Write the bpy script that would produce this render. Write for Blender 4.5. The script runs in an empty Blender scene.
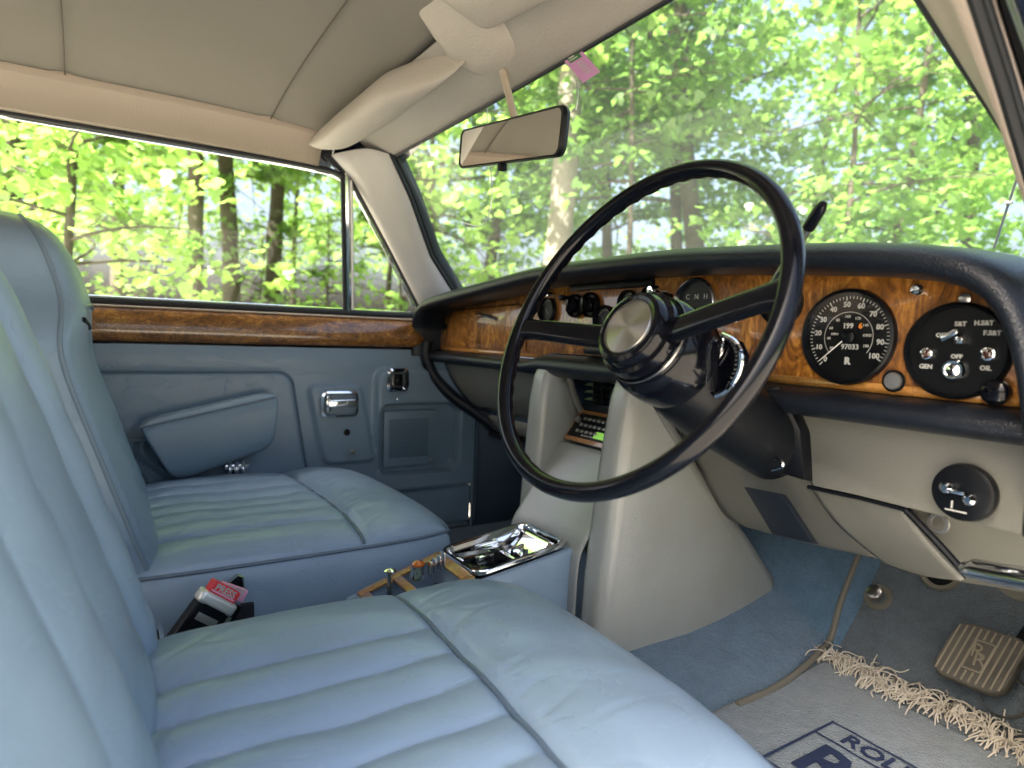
import bpy, bmesh, math, random
import numpy as np
from mathutils import Vector, Matrix
random.seed(7); rng = np.random.default_rng(7)
PI = math.pi
scene = bpy.context.scene
COL = scene.collection

# ------------------------------------------------------------ camera frame
F = 640.0
_Y = np.array([1019., -12., F]); _Y /= np.linalg.norm(_Y)
_X = -np.array([-402., -62., F]); _X -= _Y * _X.dot(_Y); _X /= np.linalg.norm(_X)
_Z = np.cross(_X, _Y)
ROT = np.array([_X, _Y, _Z])           # car axes in camera (x right, y down, z forward)
EYE = np.array([.9, 0., .62])
def at(px, py, X=None, Y=None, Z=None):
    """measure: the point where the sight line of a photo pixel meets a car plane"""
    r = ROT @ np.array([(px-512)/F, (py-384)/F, 1.])
    t = (X-EYE[0])/r[0] if X is not None else (Y-EYE[1])/r[1] if Y is not None else (Z-EYE[2])/r[2]
    return EYE + t*r

# ------------------------------------------------------------ materials
def mat(name, col, rough=.5, metal=0., spec=.5, coat=0., bump=None, vary=None, sheen=0., emit=None):
    """bump=(scale, strength[, kind]) ; vary=(scale, amount, colour2)"""
    m = bpy.data.materials.new(name); m.use_nodes = True
    nt = m.node_tree; N = nt.nodes; L = nt.links
    b = N['Principled BSDF']
    b.inputs['Base Color'].default_value = (*col, 1)
    b.inputs['Roughness'].default_value = rough
    b.inputs['Metallic'].default_value = metal
    b.inputs['Specular IOR Level'].default_value = spec
    b.inputs['Coat Weight'].default_value = coat
    b.inputs['Coat Roughness'].default_value = .06
    b.inputs['Sheen Weight'].default_value = sheen
    if emit:
        b.inputs['Emission Color'].default_value = (*emit[:3], 1); b.inputs['Emission Strength'].default_value = emit[3]
    tc = N.new('ShaderNodeTexCoord')
    if vary:
        n = N.new('ShaderNodeTexNoise'); n.inputs['Scale'].default_value = vary[0]; n.inputs['Detail'].default_value = 6
        n.inputs['Roughness'].default_value = vary[3] if len(vary) > 3 else .65; n.inputs['Detail'].default_value = 12 if len(vary) > 3 else 6
        L.new(tc.outputs['Object'], n.inputs['Vector'])
        r = N.new('ShaderNodeValToRGB'); r.color_ramp.elements[0].position = .35; r.color_ramp.elements[1].position = .68
        r.color_ramp.elements[0].color = (*col, 1); r.color_ramp.elements[1].color = (*vary[2], 1)
        mx = N.new('ShaderNodeMixRGB'); mx.inputs['Fac'].default_value = vary[1]; mx.inputs['Color1'].default_value = (*col, 1)
        L.new(n.outputs['Fac'], r.inputs['Fac']); L.new(r.outputs['Color'], mx.inputs['Color2'])
        L.new(mx.outputs['Color'], b.inputs['Base Color'])
    if bump:
        last = None
        for bb in (bump if isinstance(bump[0], tuple) else (bump,)):
            kind = bb[2] if len(bb) > 2 else 'noise'
            if kind == 'cells':
                n = N.new('ShaderNodeTexVoronoi'); out = 'Distance'
            else:
                n = N.new('ShaderNodeTexNoise'); out = 'Fac'; n.inputs['Detail'].default_value = 5
            n.inputs['Scale'].default_value = bb[0]
            L.new(tc.outputs['Object'], n.inputs['Vector'])
            bp = N.new('ShaderNodeBump'); bp.inputs['Strength'].default_value = bb[1]; bp.inputs['Distance'].default_value = bb[3] if len(bb) > 3 else .002
            L.new(n.outputs[out], bp.inputs['Height'])
            if last: L.new(last.outputs['Normal'], bp.inputs['Normal'])
            last = bp
        L.new(last.outputs['Normal'], b.inputs['Normal'])
    return m

def leather(name, col, rough=.33):
    m = mat(name, col, rough, spec=.55, vary=(7, .45, tuple(c*.80 for c in col)))
    nt = m.node_tree; N = nt.nodes; L = nt.links; b = N['Principled BSDF']
    tc = N.new('ShaderNodeTexCoord')
    # soft folds, then fine grain
    mp = N.new('ShaderNodeMapping'); mp.inputs['Scale'].default_value = (26, 9, 16); L.new(tc.outputs['Object'], mp.inputs['Vector'])
    n0 = N.new('ShaderNodeTexNoise'); n0.inputs['Scale'].default_value = 1; n0.inputs['Detail'].default_value = 4; n0.inputs['Distortion'].default_value = 1.2
    L.new(mp.outputs['Vector'], n0.inputs['Vector'])
    rp = N.new('ShaderNodeValToRGB'); rp.color_ramp.elements[0].position = .49; rp.color_ramp.elements[1].position = .51
    rp.color_ramp.elements[0].color = (1, 1, 1, 1); rp.color_ramp.elements[1].color = (1, 1, 1, 1)
    e = rp.color_ramp.elements.new(.5); e.color = (.0, .0, .0, 1)
    L.new(n0.outputs['Fac'], rp.inputs['Fac'])
    b0 = N.new('ShaderNodeBump'); b0.inputs['Strength'].default_value = .38; b0.inputs['Distance'].default_value = .0012
    L.new(rp.outputs['Color'], b0.inputs['Height'])
    n3 = N.new('ShaderNodeTexNoise'); n3.inputs['Scale'].default_value = 22; n3.inputs['Detail'].default_value = 3; L.new(tc.outputs['Object'], n3.inputs['Vector'])
    b3 = N.new('ShaderNodeBump'); b3.inputs['Strength'].default_value = .12; b3.inputs['Distance'].default_value = .006
    L.new(n3.outputs['Fac'], b3.inputs['Height']); L.new(b0.outputs['Normal'], b3.inputs['Normal'])
    v = N.new('ShaderNodeTexVoronoi'); v.inputs['Scale'].default_value = 520; L.new(tc.outputs['Object'], v.inputs['Vector'])
    b1 = N.new('ShaderNodeBump'); b1.inputs['Strength'].default_value = .12; b1.inputs['Distance'].default_value = .0006
    L.new(v.outputs['Distance'], b1.inputs['Height']); L.new(b3.outputs['Normal'], b1.inputs['Normal'])
    L.new(b1.outputs['Normal'], b.inputs['Normal'])
    n2 = N.new('ShaderNodeTexNoise'); n2.inputs['Scale'].default_value = 30; L.new(tc.outputs['Object'], n2.inputs['Vector'])
    mr = N.new('ShaderNodeMapRange'); mr.inputs['To Min'].default_value = rough-.08; mr.inputs['To Max'].default_value = rough+.1
    L.new(n2.outputs['Fac'], mr.inputs['Value']); L.new(mr.outputs['Result'], b.inputs['Roughness'])
    return m

def walnut(name, dark=(.035, .011, .003), mid=(.30, .115, .018), light=(.66, .32, .06), scale=1., rough=.3, axis=(5, 5, 2.2)):
    m = bpy.data.materials.new(name); m.use_nodes = True
    nt = m.node_tree; N = nt.nodes; L = nt.links; b = N['Principled BSDF']
    tc = N.new('ShaderNodeTexCoord'); mp = N.new('ShaderNodeMapping'); mp.inputs['Scale'].default_value = tuple(a*scale for a in axis)
    L.new(tc.outputs['Object'], mp.inputs['Vector'])
    n = N.new('ShaderNodeTexNoise'); n.inputs['Scale'].default_value = 2.2; n.inputs['Detail'].default_value = 9; n.inputs['Roughness'].default_value = .62; n.inputs['Distortion'].default_value = 2.6
    L.new(mp.outputs['Vector'], n.inputs['Vector'])
    w = N.new('ShaderNodeTexNoise'); w.inputs['Scale'].default_value = 9; w.inputs['Detail'].default_value = 8; w.inputs['Distortion'].default_value = 4.5
    L.new(mp.outputs['Vector'], w.inputs['Vector'])
    fg = N.new('ShaderNodeTexNoise'); fg.inputs['Scale'].default_value = 300; fg.inputs['Detail'].default_value = 3
    L.new(tc.outputs['Object'], fg.inputs['Vector'])
    a = N.new('ShaderNodeMath'); a.operation = 'MULTIPLY_ADD'; a.inputs[1].default_value = .55
    L.new(w.outputs['Fac'], a.inputs[0])
    s = N.new('ShaderNodeMath'); s.operation = 'MULTIPLY'; s.inputs[1].default_value = .5; L.new(n.outputs['Fac'], s.inputs[0]); L.new(s.outputs[0], a.inputs[2])
    c = N.new('ShaderNodeMath'); c.operation = 'MULTIPLY_ADD'; c.inputs[1].default_value = .10; L.new(fg.outputs['Fac'], c.inputs[0]); L.new(a.outputs[0], c.inputs[2])
    r = N.new('ShaderNodeValToRGB'); E = r.color_ramp.elements
    E[0].position = .40; E[0].color = (*dark, 1); E[1].position = .74; E[1].color = (*light, 1)
    e = E.new(.50); e.color = (*[d*.55+q*.45 for d, q in zip(dark, mid)], 1); e = E.new(.60); e.color = (*mid, 1)
    L.new(c.outputs[0], r.inputs['Fac']); L.new(r.outputs['Color'], b.inputs['Base Color'])
    b.inputs['Roughness'].default_value = rough; b.inputs['Coat Weight'].default_value = .8; b.inputs['Coat Roughness'].default_value = .05
    return m

def glass_mat(name, tint=(1, 1, 1), gloss=.06, rough=.0, haze=0.):
    m = bpy.data.materials.new(name); m.use_nodes = True
    nt = m.node_tree; N = nt.nodes; L = nt.links
    N.remove(N['Principled BSDF']); out = N['Material Output']
    t = N.new('ShaderNodeBsdfTransparent'); t.inputs['Color'].default_value = (*tint, 1)
    g = N.new('ShaderNodeBsdfGlossy'); g.inputs['Roughness'].default_value = rough
    lw = N.new('ShaderNodeLayerWeight'); lw.inputs['Blend'].default_value = .5
    pw = N.new('ShaderNodeMath'); pw.operation = 'POWER'; pw.inputs[1].default_value = 5.; L.new(lw.outputs['Facing'], pw.inputs[0])
    mx = N.new('ShaderNodeMixShader')
    sc = N.new('ShaderNodeMath'); sc.operation = 'MULTIPLY_ADD'; sc.inputs[1].default_value = gloss*.5; sc.inputs[2].default_value = gloss*.04; L.new(pw.outputs[0], sc.inputs[0]); L.new(sc.outputs[0], mx.inputs['Fac'])
    L.new(t.outputs[0], mx.inputs[1]); L.new(g.outputs[0], mx.inputs[2])
    last = mx
    if haze:  # smeary film; veiling glare is mixed into it as pale haze
        d = N.new('ShaderNodeBsdfDiffuse'); d.inputs['Color'].default_value = (.8, .85, .8, 1)
        tl = N.new('ShaderNodeBsdfTranslucent'); tl.inputs['Color'].default_value = (.85, .9, .82, 1)
        ms = N.new('ShaderNodeMixShader'); L.new(d.outputs[0], ms.inputs[1]); L.new(tl.outputs[0], ms.inputs[2])
        tc = N.new('ShaderNodeTexCoord'); nz = N.new('ShaderNodeTexNoise'); nz.inputs['Scale'].default_value = 7; nz.inputs['Detail'].default_value = 5; nz.inputs['Distortion'].default_value = 1.
        L.new(tc.outputs['Object'], nz.inputs['Vector'])
        mr = N.new('ShaderNodeMapRange'); mr.inputs['To Min'].default_value = haze*.5; mr.inputs['To Max'].default_value = haze*1.6; L.new(nz.outputs['Fac'], mr.inputs['Value'])
        m2 = N.new('ShaderNodeMixShader'); L.new(mr.outputs[0], m2.inputs['Fac']); L.new(mx.outputs[0], m2.inputs[1]); L.new(ms.outputs[0], m2.inputs[2])
        last = m2
    L.new(last.outputs[0], out.inputs['Surface'])
    return m

def leaf_mat(name, c1, c2, trans):
    m = bpy.data.materials.new(name); m.use_nodes = True
    nt = m.node_tree; N = nt.nodes; L = nt.links; N.remove(N['Principled BSDF']); out = N['Material Output']
    g = N.new('ShaderNodeNewGeometry'); r = N.new('ShaderNodeValToRGB')
    r.color_ramp.elements[0].color = (*c1, 1); r.color_ramp.elements[1].color = (*c2, 1)
    L.new(g.outputs['Random Per Island'], r.inputs['Fac'])
    d = N.new('ShaderNodeBsdfDiffuse'); L.new(r.outputs['Color'], d.inputs['Color'])
    t = N.new('ShaderNodeBsdfTranslucent'); t.inputs['Color'].default_value = (*trans, 1)
    gl = N.new('ShaderNodeBsdfGlossy'); gl.inputs['Roughness'].default_value = .45
    m1 = N.new('ShaderNodeMixShader'); m1.inputs['Fac'].default_value = .5; L.new(d.outputs[0], m1.inputs[1]); L.new(t.outputs[0], m1.inputs[2])
    m2 = N.new('ShaderNodeMixShader'); m2.inputs['Fac'].default_value = .06; L.new(m1.outputs[0], m2.inputs[1]); L.new(gl.outputs[0], m2.inputs[2])
    L.new(m2.outputs[0], out.inputs['Surface'])
    return m

BLUE = (.268, .370, .480)
M = dict(
    leather=leather('blue_leather', BLUE),
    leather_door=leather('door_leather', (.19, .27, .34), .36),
    piping=mat('piping', (.11, .155, .21), .45),  # darker than the leather: seam shadow line put into the colour
    piping_pale=mat('pale_piping', (.20, .27, .34), .45),
    vinyl_dark=mat('dark_blue_vinyl', (.05, .08, .11), .6, bump=(300, .3, 'cells')),
    cream=mat('cream_leather', (.315, .332, .315), .27, spec=.65, bump=((420, .14, 'cells'), (14, .15, 'noise', .004)), vary=(6, .8, (.275, .28, .25))),
    cream_shaded=mat('shaded_grey_beige_leather', (.18, .18, .16), .42, bump=((420, .12, 'cells'), (14, .15, 'noise', .004)), vary=(7, .4, (.165, .16, .135))),  # grey-beige darkened to carry the shade under the dash
    visor=mat('visor_vinyl', (.50, .455, .395), .55, bump=((350, .2, 'cells'), (9, .3, 'noise', .01)), vary=(8, .3, (.42, .38, .33))),
    headliner=mat('headlining_cloth', (.265, .246, .208), .95, spec=.1, bump=((900, .5, 'noise', .001), (5, .25, 'noise', .02)), vary=(3, .4, (.235, .218, .183)), sheen=.15),
    cant=mat('cant_rail_vinyl', (.52, .43, .345), .6, bump=(300, .2, 'cells'), vary=(10, .3, (.50, .41, .33))),
    pillar=mat('pillar_paint_vinyl', (.70, .67, .63), .22, bump=(260, .1), vary=(12, .2, (.5, .45, .4))),
    pillar_warm=mat('warm_pillar_vinyl', (.60, .50, .42), .5, bump=(400, .25, 'cells')),
    black_pad=mat('black_padding', (.007, .010, .016), .34, bump=((500, .3, 'cells'), (20, .2, 'noise', .003)), vary=(15, .3, (.011, .013, .018)), spec=.4),
    black_gloss=mat('black_gloss', (.003, .0035, .006), .12, spec=.28, bump=(40, .04, 'noise', .002)),
    black=mat('black_plastic', (.004, .005, .007), .36, spec=.2, bump=(200, .1)),
    rubber=mat('black_rubber', (.012, .014, .018), .6),
    chrome=mat('chrome', (.82, .84, .86), .07, 1.),
    steel=mat('brushed_steel', (.62, .60, .57), .28, 1.),
    satin=mat('satin_metal', (.55, .54, .52), .34, .9),
    paint=mat('dark_blue_car_paint', (.008, .014, .035), .2, coat=1.),
    walnut=walnut('burr_walnut', scale=.75),
    walnut_band=walnut('walnut_crossband', (.22, .08, .016), (.52, .24, .055), (.66, .34, .10), 2.2, axis=(3, 3, 12)),
    walnut_door=walnut('door_walnut', (.035, .013, .003), (.26, .105, .02), (.55, .28, .065), 1.6, axis=(5, 2.6, 6)),
    console_wood=walnut('console_wood', (.18, .07, .02), (.42, .20, .06), (.55, .3, .1), 3.),
    carpet=mat('blue_carpet', (.12, .20, .285), .95, spec=.1, bump=((330, 1., 'noise', .004), (60, .4, 'noise', .006)), vary=(26, .9, (.055, .11, .155), .86), sheen=.3),
    carpet_dark=mat('worn_toe_carpet', (.11, .14, .16), .95, spec=.1, bump=((330, 1., 'noise', .004), (60, .4, 'noise', .006)), vary=(26, .9, (.065, .075, .08), .86), sheen=.3),
    mat_carpet=mat('overmat_carpet', (.155, .205, .235), .95, spec=.1, bump=((330, 1., 'noise', .004), (50, .5, 'noise', .006)), vary=(28, .9, (.085, .11, .12), .86), sheen=.4),
    navy=mat('navy_yarn', (.012, .025, .07), .9, bump=(600, .8)),
    header=mat('shaded_header_vinyl', (.36, .335, .295), .5, bump=((350, .2, 'cells'), (9, .3, 'noise', .01)), vary=(8, .3, (.31, .29, .25))),  # base grey darkened for the shadow on the rail's underside
    fringe=mat('cream_fringe_yarn', (.60, .56, .46), .9, vary=(60, .5, (.36, .29, .2))),
    tan=mat('tan_binding', (.16, .15, .115), .7),
    pedal=mat('worn_pedal_rubber', (.085, .078, .06), .6, bump=(160, .35), vary=(40, .7, (.04, .036, .03))),
    dial=mat('dial_black', (.004, .0045, .005), .35, spec=.3),
    white=mat('dial_white', (.48, .48, .45), .6),
    orange=mat('dial_orange', (.8, .25, .03), .5),
    needle=mat('needle_white', (.8, .8, .76), .4),
    amber=mat('amber_jewel', (.5, .12, .01), .15, coat=1.),
    lamp_dark=mat('dark_jewel', (.07, .02, .008), .15, coat=1.),
    red=mat('red_button', (.75, .04, .05), .35, bump=(90, .1)),
    pink=mat('pink_print', (.82, .38, .52), .5),
    sticker=mat('sticker_pink', (.58, .28, .52), .5),
    sticker_green=mat('sticker_green', (.03, .14, .04), .5),
    lcd=mat('lcd_green', (.20, .42, .08), .4, emit=(.25, .6, .08, .12)),
    dark_cloth=mat('dark_webbing', (.012, .014, .02), .8, bump=(500, .5)),
    mirror_glass=mat('mirror_glass', (.86, .84, .80), .02, 1.),
    clear=glass_mat('gauge_glass', gloss=1.),
    window=glass_mat('window_glass', (.97, 1., .98), gloss=.6),
    windscreen=glass_mat('windscreen_glass', (.98, 1., .98), gloss=.9, haze=.075),
    bark=mat('bark', (.085, .072, .048), .9, bump=(14, 1., 'noise', .03), vary=(5, .8, (.035, .031, .018))),
    bark_pale=mat('pale_bark', (.20, .185, .14), .9, bump=(14, 1., 'noise', .03), vary=(5, .7, (.12, .11, .08))),
    grass=mat('grass', (.07, .13, .025), .9, vary=(3, .8, (.11, .17, .04))),
    tarmac=mat('pale_bounce_gravel', (.44, .41, .35), .95, vary=(2, .7, (.34, .31, .26)), bump=(30, .5, 'noise', .02)),  # pale so the sunlit ground bounces warm light into the cabin
)

# ------------------------------------------------------------ object helpers
ORG = {}
def thing(name, label, cat, loc=(0, 0, 0), group=None, kind=None):
    o = bpy.data.objects.new(name, None); COL.objects.link(o); o.location = loc
    o.empty_display_size = .05
    o['label'] = label; o['category'] = cat
    if group: o['group'] = group
    if kind: o['kind'] = kind
    ORG[o.name] = Vector(loc)
    return o
def tag(o, label=None, cat=None, group=None, kind=None):
    for k, v in (('label', label), ('category', cat), ('group', group), ('kind', kind)):
        if v: o[k] = v
    return o

class MB:
    """collects shapes, links them as ONE mesh object"""
    def __init__(s): s.v = []; s.f = []; s.mi = []; s.cur = 0
    def add(s, verts, faces):
        o = len(s.v); s.v += [tuple(map(float, p)) for p in verts]
        s.f += [tuple(i+o for i in f) for f in faces]; s.mi += [s.cur]*len(faces); return s
    def grid(s, P, cu=False, cv=False, flip=False):
        P = np.asarray(P, float); nu, nv = P.shape[:2]
        F_ = []
        for i in range(nu if cu else nu-1):
            for j in range(nv if cv else nv-1):
                q = (i*nv+j, ((i+1) % nu)*nv+j, ((i+1) % nu)*nv+(j+1) % nv, i*nv+(j+1) % nv)
                F_.append(q[::-1] if flip else q)
        return s.add(P.reshape(-1, 3), F_)
    def tube(s, pts, r=.003, n=8, closed=False, caps=True, smooth=0, flat=1., up=None):
        P = np.asarray(pts, float)
        if smooth: P = spline(P, smooth, closed)
        m = len(P)
        T = np.empty_like(P)
        for i in range(m):
            a = P[(i+1) % m] if (closed or i < m-1) else P[i]; b = P[i-1] if (closed or i > 0) else P[i]
            d = a-b; T[i] = d/(np.linalg.norm(d)+1e-12)
        u = np.asarray(up, float) if up is not None else (np.array([0, 0, 1.]) if abs(T[0][2]) < .9 else np.array([1., 0, 0]))
        rings = []
        for i in range(m):
            if up is not None: u = np.asarray(up, float)
            u = u-T[i]*u.dot(T[i]); u = u/(np.linalg.norm(u)+1e-12)
            w = np.cross(T[i], u)
            rr = r[int(i*(len(r)-1)/(m-1))] if hasattr(r, '__len__') else r
            a = np.linspace(0, 2*PI, n, endpoint=False)
            rings.append(P[i]+rr*(np.cos(a)[:, None]*u*flat+np.sin(a)[:, None]*w))
        s.grid(rings, cu=closed, cv=True)
        if caps and not closed:
            o = len(s.v)-m*n
            s.f += [tuple(o+k for k in range(n))[::-1], tuple(o+(m-1)*n+k for k in range(n))]; s.mi += [s.cur]*2
        return s
    def lathe(s, prof, c, axis=(0, -1, 0), n=48, caps=False):
        """prof: list of (radius, height along axis)"""
        A = Vector(axis).normalized(); u = A.orthogonal().normalized(); w = A.cross(u); c = Vector(c)
        G = [[tuple(c+A*h+(u*math.cos(t)+w*math.sin(t))*r) for t in (2*PI*k/n for k in range(n))] for r, h in prof]
        s.grid(G, cv=True)
        o = len(s.v)-len(prof)*n
        if caps:
            s.f += [tuple(o+k for k in range(n)), tuple(o+(len(prof)-1)*n+k for k in range(n))[::-1]]; s.mi += [s.cur]*2
        return s
    def box(s, c, size, bevel=.002, rot=None, seg=2):
        bm = bmesh.new(); bmesh.ops.create_cube(bm, size=1)
        for v in bm.verts: v.co = Vector((v.co.x*size[0], v.co.y*size[1], v.co.z*size[2]))
        if bevel: bmesh.ops.bevel(bm, geom=bm.edges[:], offset=min(bevel, .49*min(size)), segments=seg, profile=.6, affect='EDGES')
        R_ = rot if rot is not None else Matrix.Identity(3)
        c = Vector(c)
        s.add([tuple(c+R_@v.co) for v in bm.verts], [[v.index for v in f.verts] for f in bm.faces]) if not bm.verts.index_update() else None
        bm.free(); return s
    def prism(s, outline, d, bevel=0.):
        """planar outline pushed along vector d (a solid plate)"""
        bm = bmesh.new(); vs = [bm.verts.new(tuple(p)) for p in outline]; f = bm.faces.new(vs)
        r = bmesh.ops.extrude_face_region(bm, geom=[f])
        for e in r['geom']:
            if isinstance(e, bmesh.types.BMVert): e.co += Vector(d)
        bmesh.ops.recalc_face_normals(bm, faces=bm.faces[:])
        if bevel: bmesh.ops.bevel(bm, geom=bm.edges[:], offset=bevel, segments=2, profile=.6, affect='EDGES')
        bm.verts.index_update()
        s.add([tuple(v.co) for v in bm.verts], [[v.index for v in f.verts] for f in bm.faces]); bm.free(); return s
    def text(s, body, size, Mx, ext=.0003, align='CENTER', bold=0.):
        cu = bpy.data.curves.new('t', 'FONT'); cu.body = body; cu.size = size; cu.extrude = ext; cu.align_x = align; cu.align_y = 'CENTER'
        cu.resolution_u = 2; cu.offset = bold
        o = bpy.data.objects.new('t', cu); COL.objects.link(o)
        me = bpy.data.meshes.new_from_object(o.evaluated_get(bpy.context.evaluated_depsgraph_get()))
        bpy.data.objects.remove(o); bpy.data.curves.remove(cu)
        s.add([tuple(Mx@v.co) for v in me.vertices], [tuple(p.vertices) for p in me.polygons]); bpy.data.meshes.remove(me); return s
    def build(s, name, mats, parent=None, smooth=True, angle=38, thick=0, sub=0, fix=True, weld=False):
        me = bpy.data.meshes.new(name)
        off = ORG.get(parent.name, Vector()) if parent is not None else Vector()
        me.from_pydata([tuple(Vector(p)-off) for p in s.v], [], s.f)
        for m in (mats if isinstance(mats, (list, tuple)) else [mats]): me.materials.append(m)
        if max(s.mi, default=0) > 0: me.polygons.foreach_set('material_index', s.mi)
        if fix or weld:
            bm = bmesh.new(); bm.from_mesh(me)
            if weld: bmesh.ops.remove_doubles(bm, verts=bm.verts[:], dist=1e-5)
            if fix: bmesh.ops.recalc_face_normals(bm, faces=bm.faces[:])
            bm.to_mesh(me); bm.free()
        me.update()
        if smooth:
            me.polygons.foreach_set('use_smooth', [True]*len(me.polygons)); me.set_sharp_from_angle(angle=math.radians(angle))
        o = bpy.data.objects.new(name, me); COL.objects.link(o)
        if parent is not None: o.parent = parent; ORG[o.name] = off
        if thick:
            md = o.modifiers.new('Solidify', 'SOLIDIFY'); md.thickness = thick; md.offset = -1
        if sub:
            md = o.modifiers.new('Subdivision', 'SUBSURF'); md.levels = md.render_levels = sub
        return o

def spline(P, k=6, closed=False):
    P = np.asarray(P, float); n = len(P); out = []
    for i in range(n if closed else n-1):
        g = (lambda j: P[j % n]) if closed else (lambda j: P[min(max(j, 0), n-1)])
        a, b, c, d = g(i-1), g(i), g(i+1), g(i+2)
        for t in np.linspace(0, 1, k, endpoint=False):
            out.append(.5*((2*b)+(-a+c)*t+(2*a-5*b+4*c-d)*t*t+(-a+3*b-3*c+d)*t**3))
    if not closed: out.append(P[-1])
    return np.array(out)
def lin(P, n):
    P = np.asarray(P, float); d = np.r_[0, np.cumsum(np.linalg.norm(np.diff(P, axis=0), axis=1))]
    t = np.linspace(0, d[-1], n); return np.stack([np.interp(t, d, P[:, k]) for k in range(P.shape[1])], 1)
def ruled(A, B, n, bulge=None):
    A = np.asarray(A); B = np.asarray(B); G = []
    for i, t in enumerate(np.linspace(0, 1, n)):
        r = A*(1-t)+B*t
        if bulge is not None: r = r+np.asarray(bulge)*math.sin(PI*t)
        G.append(r)
    return np.array(G)
def vlen(p): return np.linalg.norm(p)
def frame(origin, xdir, ydir):
    x = Vector(xdir).normalized(); y = Vector(ydir).normalized(); z = x.cross(y).normalized(); y = z.cross(x)
    m = Matrix((x, y, z)).transposed().to_4x4(); m.translation = Vector(origin); return m
def rrect(cx, cy, w, h, r, n=5):
    pts = []
    for sx, sy, a0 in ((1, 1, 0), (-1, 1, PI/2), (-1, -1, PI), (1, -1, 1.5*PI)):
        for k in range(n+1):
            a = a0+PI/2*k/n; pts.append((cx+sx*(w/2-r)+r*math.cos(a), cy+sy*(h/2-r)+r*math.sin(a)))
    return pts
# ============================================================ CAR BODY
body = thing('car_body', 'dark blue saloon body shell with taupe headlining, pale pillars and blue carpet, seen from inside', 'car')

# --- headlining: crowned cloth with two cross seams and one long seam
def roof_z(x, y):
    return 1.075+.055*(1-(abs(x)/.62)**2.6) - .02*max(0, (y-.1)/.4)**2 - .10*max(0, (-.6-y)/.9)**2
NX, NY = 80, 90
G = []
for x in np.linspace(-.605, .605, NX):
    row = []
    for y in np.linspace(-1.45, .47, NY):
        z = roof_z(x, y)
        for ys in (-.066, .300): z += .004*math.exp(-((y-ys-.012*math.cos(x*2.5))/.012)**2)
        for ys, amp in ((.01, .0),): pass
        row.append((x, y, z))
    G.append(row)
MB().grid(G).build('headliner', M['headliner'], body, thick=.004)
for ys in (-.066, .300):
    pts = [(x, ys+.012*math.cos(x*2.5), roof_z(x, ys)-.0046) for x in np.linspace(-.60, .60, 30)]
    MB().tube(pts, .0012, 6).build('headliner_seam', mat('seam_thread_%d' % int(ys*100), (.13, .11, .09), .9), body)

# --- cant rails above the door glass (padded strip), both sides
for sx in (-1, 1):
    prof_y = lin([(-1.45, 0), (-.9, 0), (.30, 0), (.42, 0)], 60)[:, 0]
    G = []
    for y in prof_y:
        dz = -.006*max(0, (y-.1)/.3)**2 - .08*max(0, (-.6-y)/.9)**2
        row = [(-.595, 1.085), (-.600, 1.068), (-.612, 1.060), (-.630, 1.045), (-.645, 1.028), (-.652, 1.014), (-.664, 1.010), (-.680, 1.012)]
        G.append([(-sx*px, y, pz+dz) for px, pz in row])
    MB().grid(G).build('cant_rail', M['cant'], body, thick=.004)
    MB().tube([(-sx*-.600, y, 1.0655-.006*max(0, (y-.1)/.3)**2 - .08*max(0, (-.6-y)/.9)**2) for y in prof_y], .0026, 6).build('cant_piping', M['cant'], body)

# --- outer roof skin
G = []
for x in np.linspace(-.72, .72, 20):
    G.append([(x, y, 1.17-.09*abs(x/.72)**3-.10*max(0, (y-.2)/.4)**2-.16*max(0, (-.6-y)/.9)**2) for y in np.linspace(-1.55, .60, 30)])
MB().grid(G).build('roof_panel', M['paint'], body, thick=.003)
for sx in (-1, 1):
    MB().tube([(sx*.70, y, 1.045-.16*max(0, (-.6-y)/.9)**2) for y in np.linspace(-1.5, .46, 14)], .02, 8, flat=1.6).build('gutter_rail', M['paint'], body)

# --- pillars (windscreen pillars). outline measured on the left, mirrored on the right
PA0 = np.array([-.575, .535, 1.035]); PA1 = np.array([-.655, .80, .735])      # inner (windscreen) edge
def pillar(sx):
    n = 26
    inner = lin([(-.540, .548, 1.030), (-.575, .615, .945), (-.630, .70, .815), (-.655, .80, .705)], n)
    mid = lin([(-.575, .510, 1.045), (-.605, .560, .965), (-.648, .655, .828), (-.668, .760, .690)], n)
    outer = lin([(-.640, .440, 1.030), (-.652, .500, .985), (-.672, .605, .835), (-.690, .70, .690)], n)
    if sx > 0: outer = outer+np.array([.026, .0, 0]); mid = mid*.5+inner*.25+outer*.25
    out2 = outer+np.array([-.02, .015, .004])
    back = inner+np.array([-.012, .022, .006])
    G = np.stack([inner+np.array([-.010, .012, .003]), inner+np.array([-.004, .007, .002]), inner, inner*.5+mid*.5+np.array([.006, -.006, 0]), mid+np.array([.004, -.004, 0]), mid*.45+outer*.55+np.array([.003, -.004, 0]), outer, out2], 1)
    G = G*np.array([-sx, 1, 1])
    MB().grid(G).build('windscreen_pillar', M['pillar'] if sx < 0 else M['pillar_warm'], body, thick=.003, sub=1, angle=60)
    # painted outer part of the pillar
    O = np.stack([out2+np.array([0, .0, 0]), out2+np.array([-.035, .01, .01]), back+np.array([-.03, .03, .02]), back], 1)*np.array([-sx, 1, 1])
    MB().grid(O).build('outer_pillar', M['rubber'], body, thick=.002)
    MB().tube(inner*np.array([-sx, 1, 1])+np.array([0, .006, .002]), .0055, 8).build('windscreen_seal', M['rubber'], body)
    MB().tube((outer+np.array([-.012, .004, 0]))*np.array([-sx, 1, 1]), .007, 8).build('door_seal', M['rubber'], body)
    MB().tube((outer+np.array([-.020, -.006, 0]))*np.array([-sx, 1, 1]), .0028, 8).build('door_aperture_trim', M['chrome'] if sx < 0 else M['rubber'], body)
pillar(-1); pillar(1)

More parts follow.
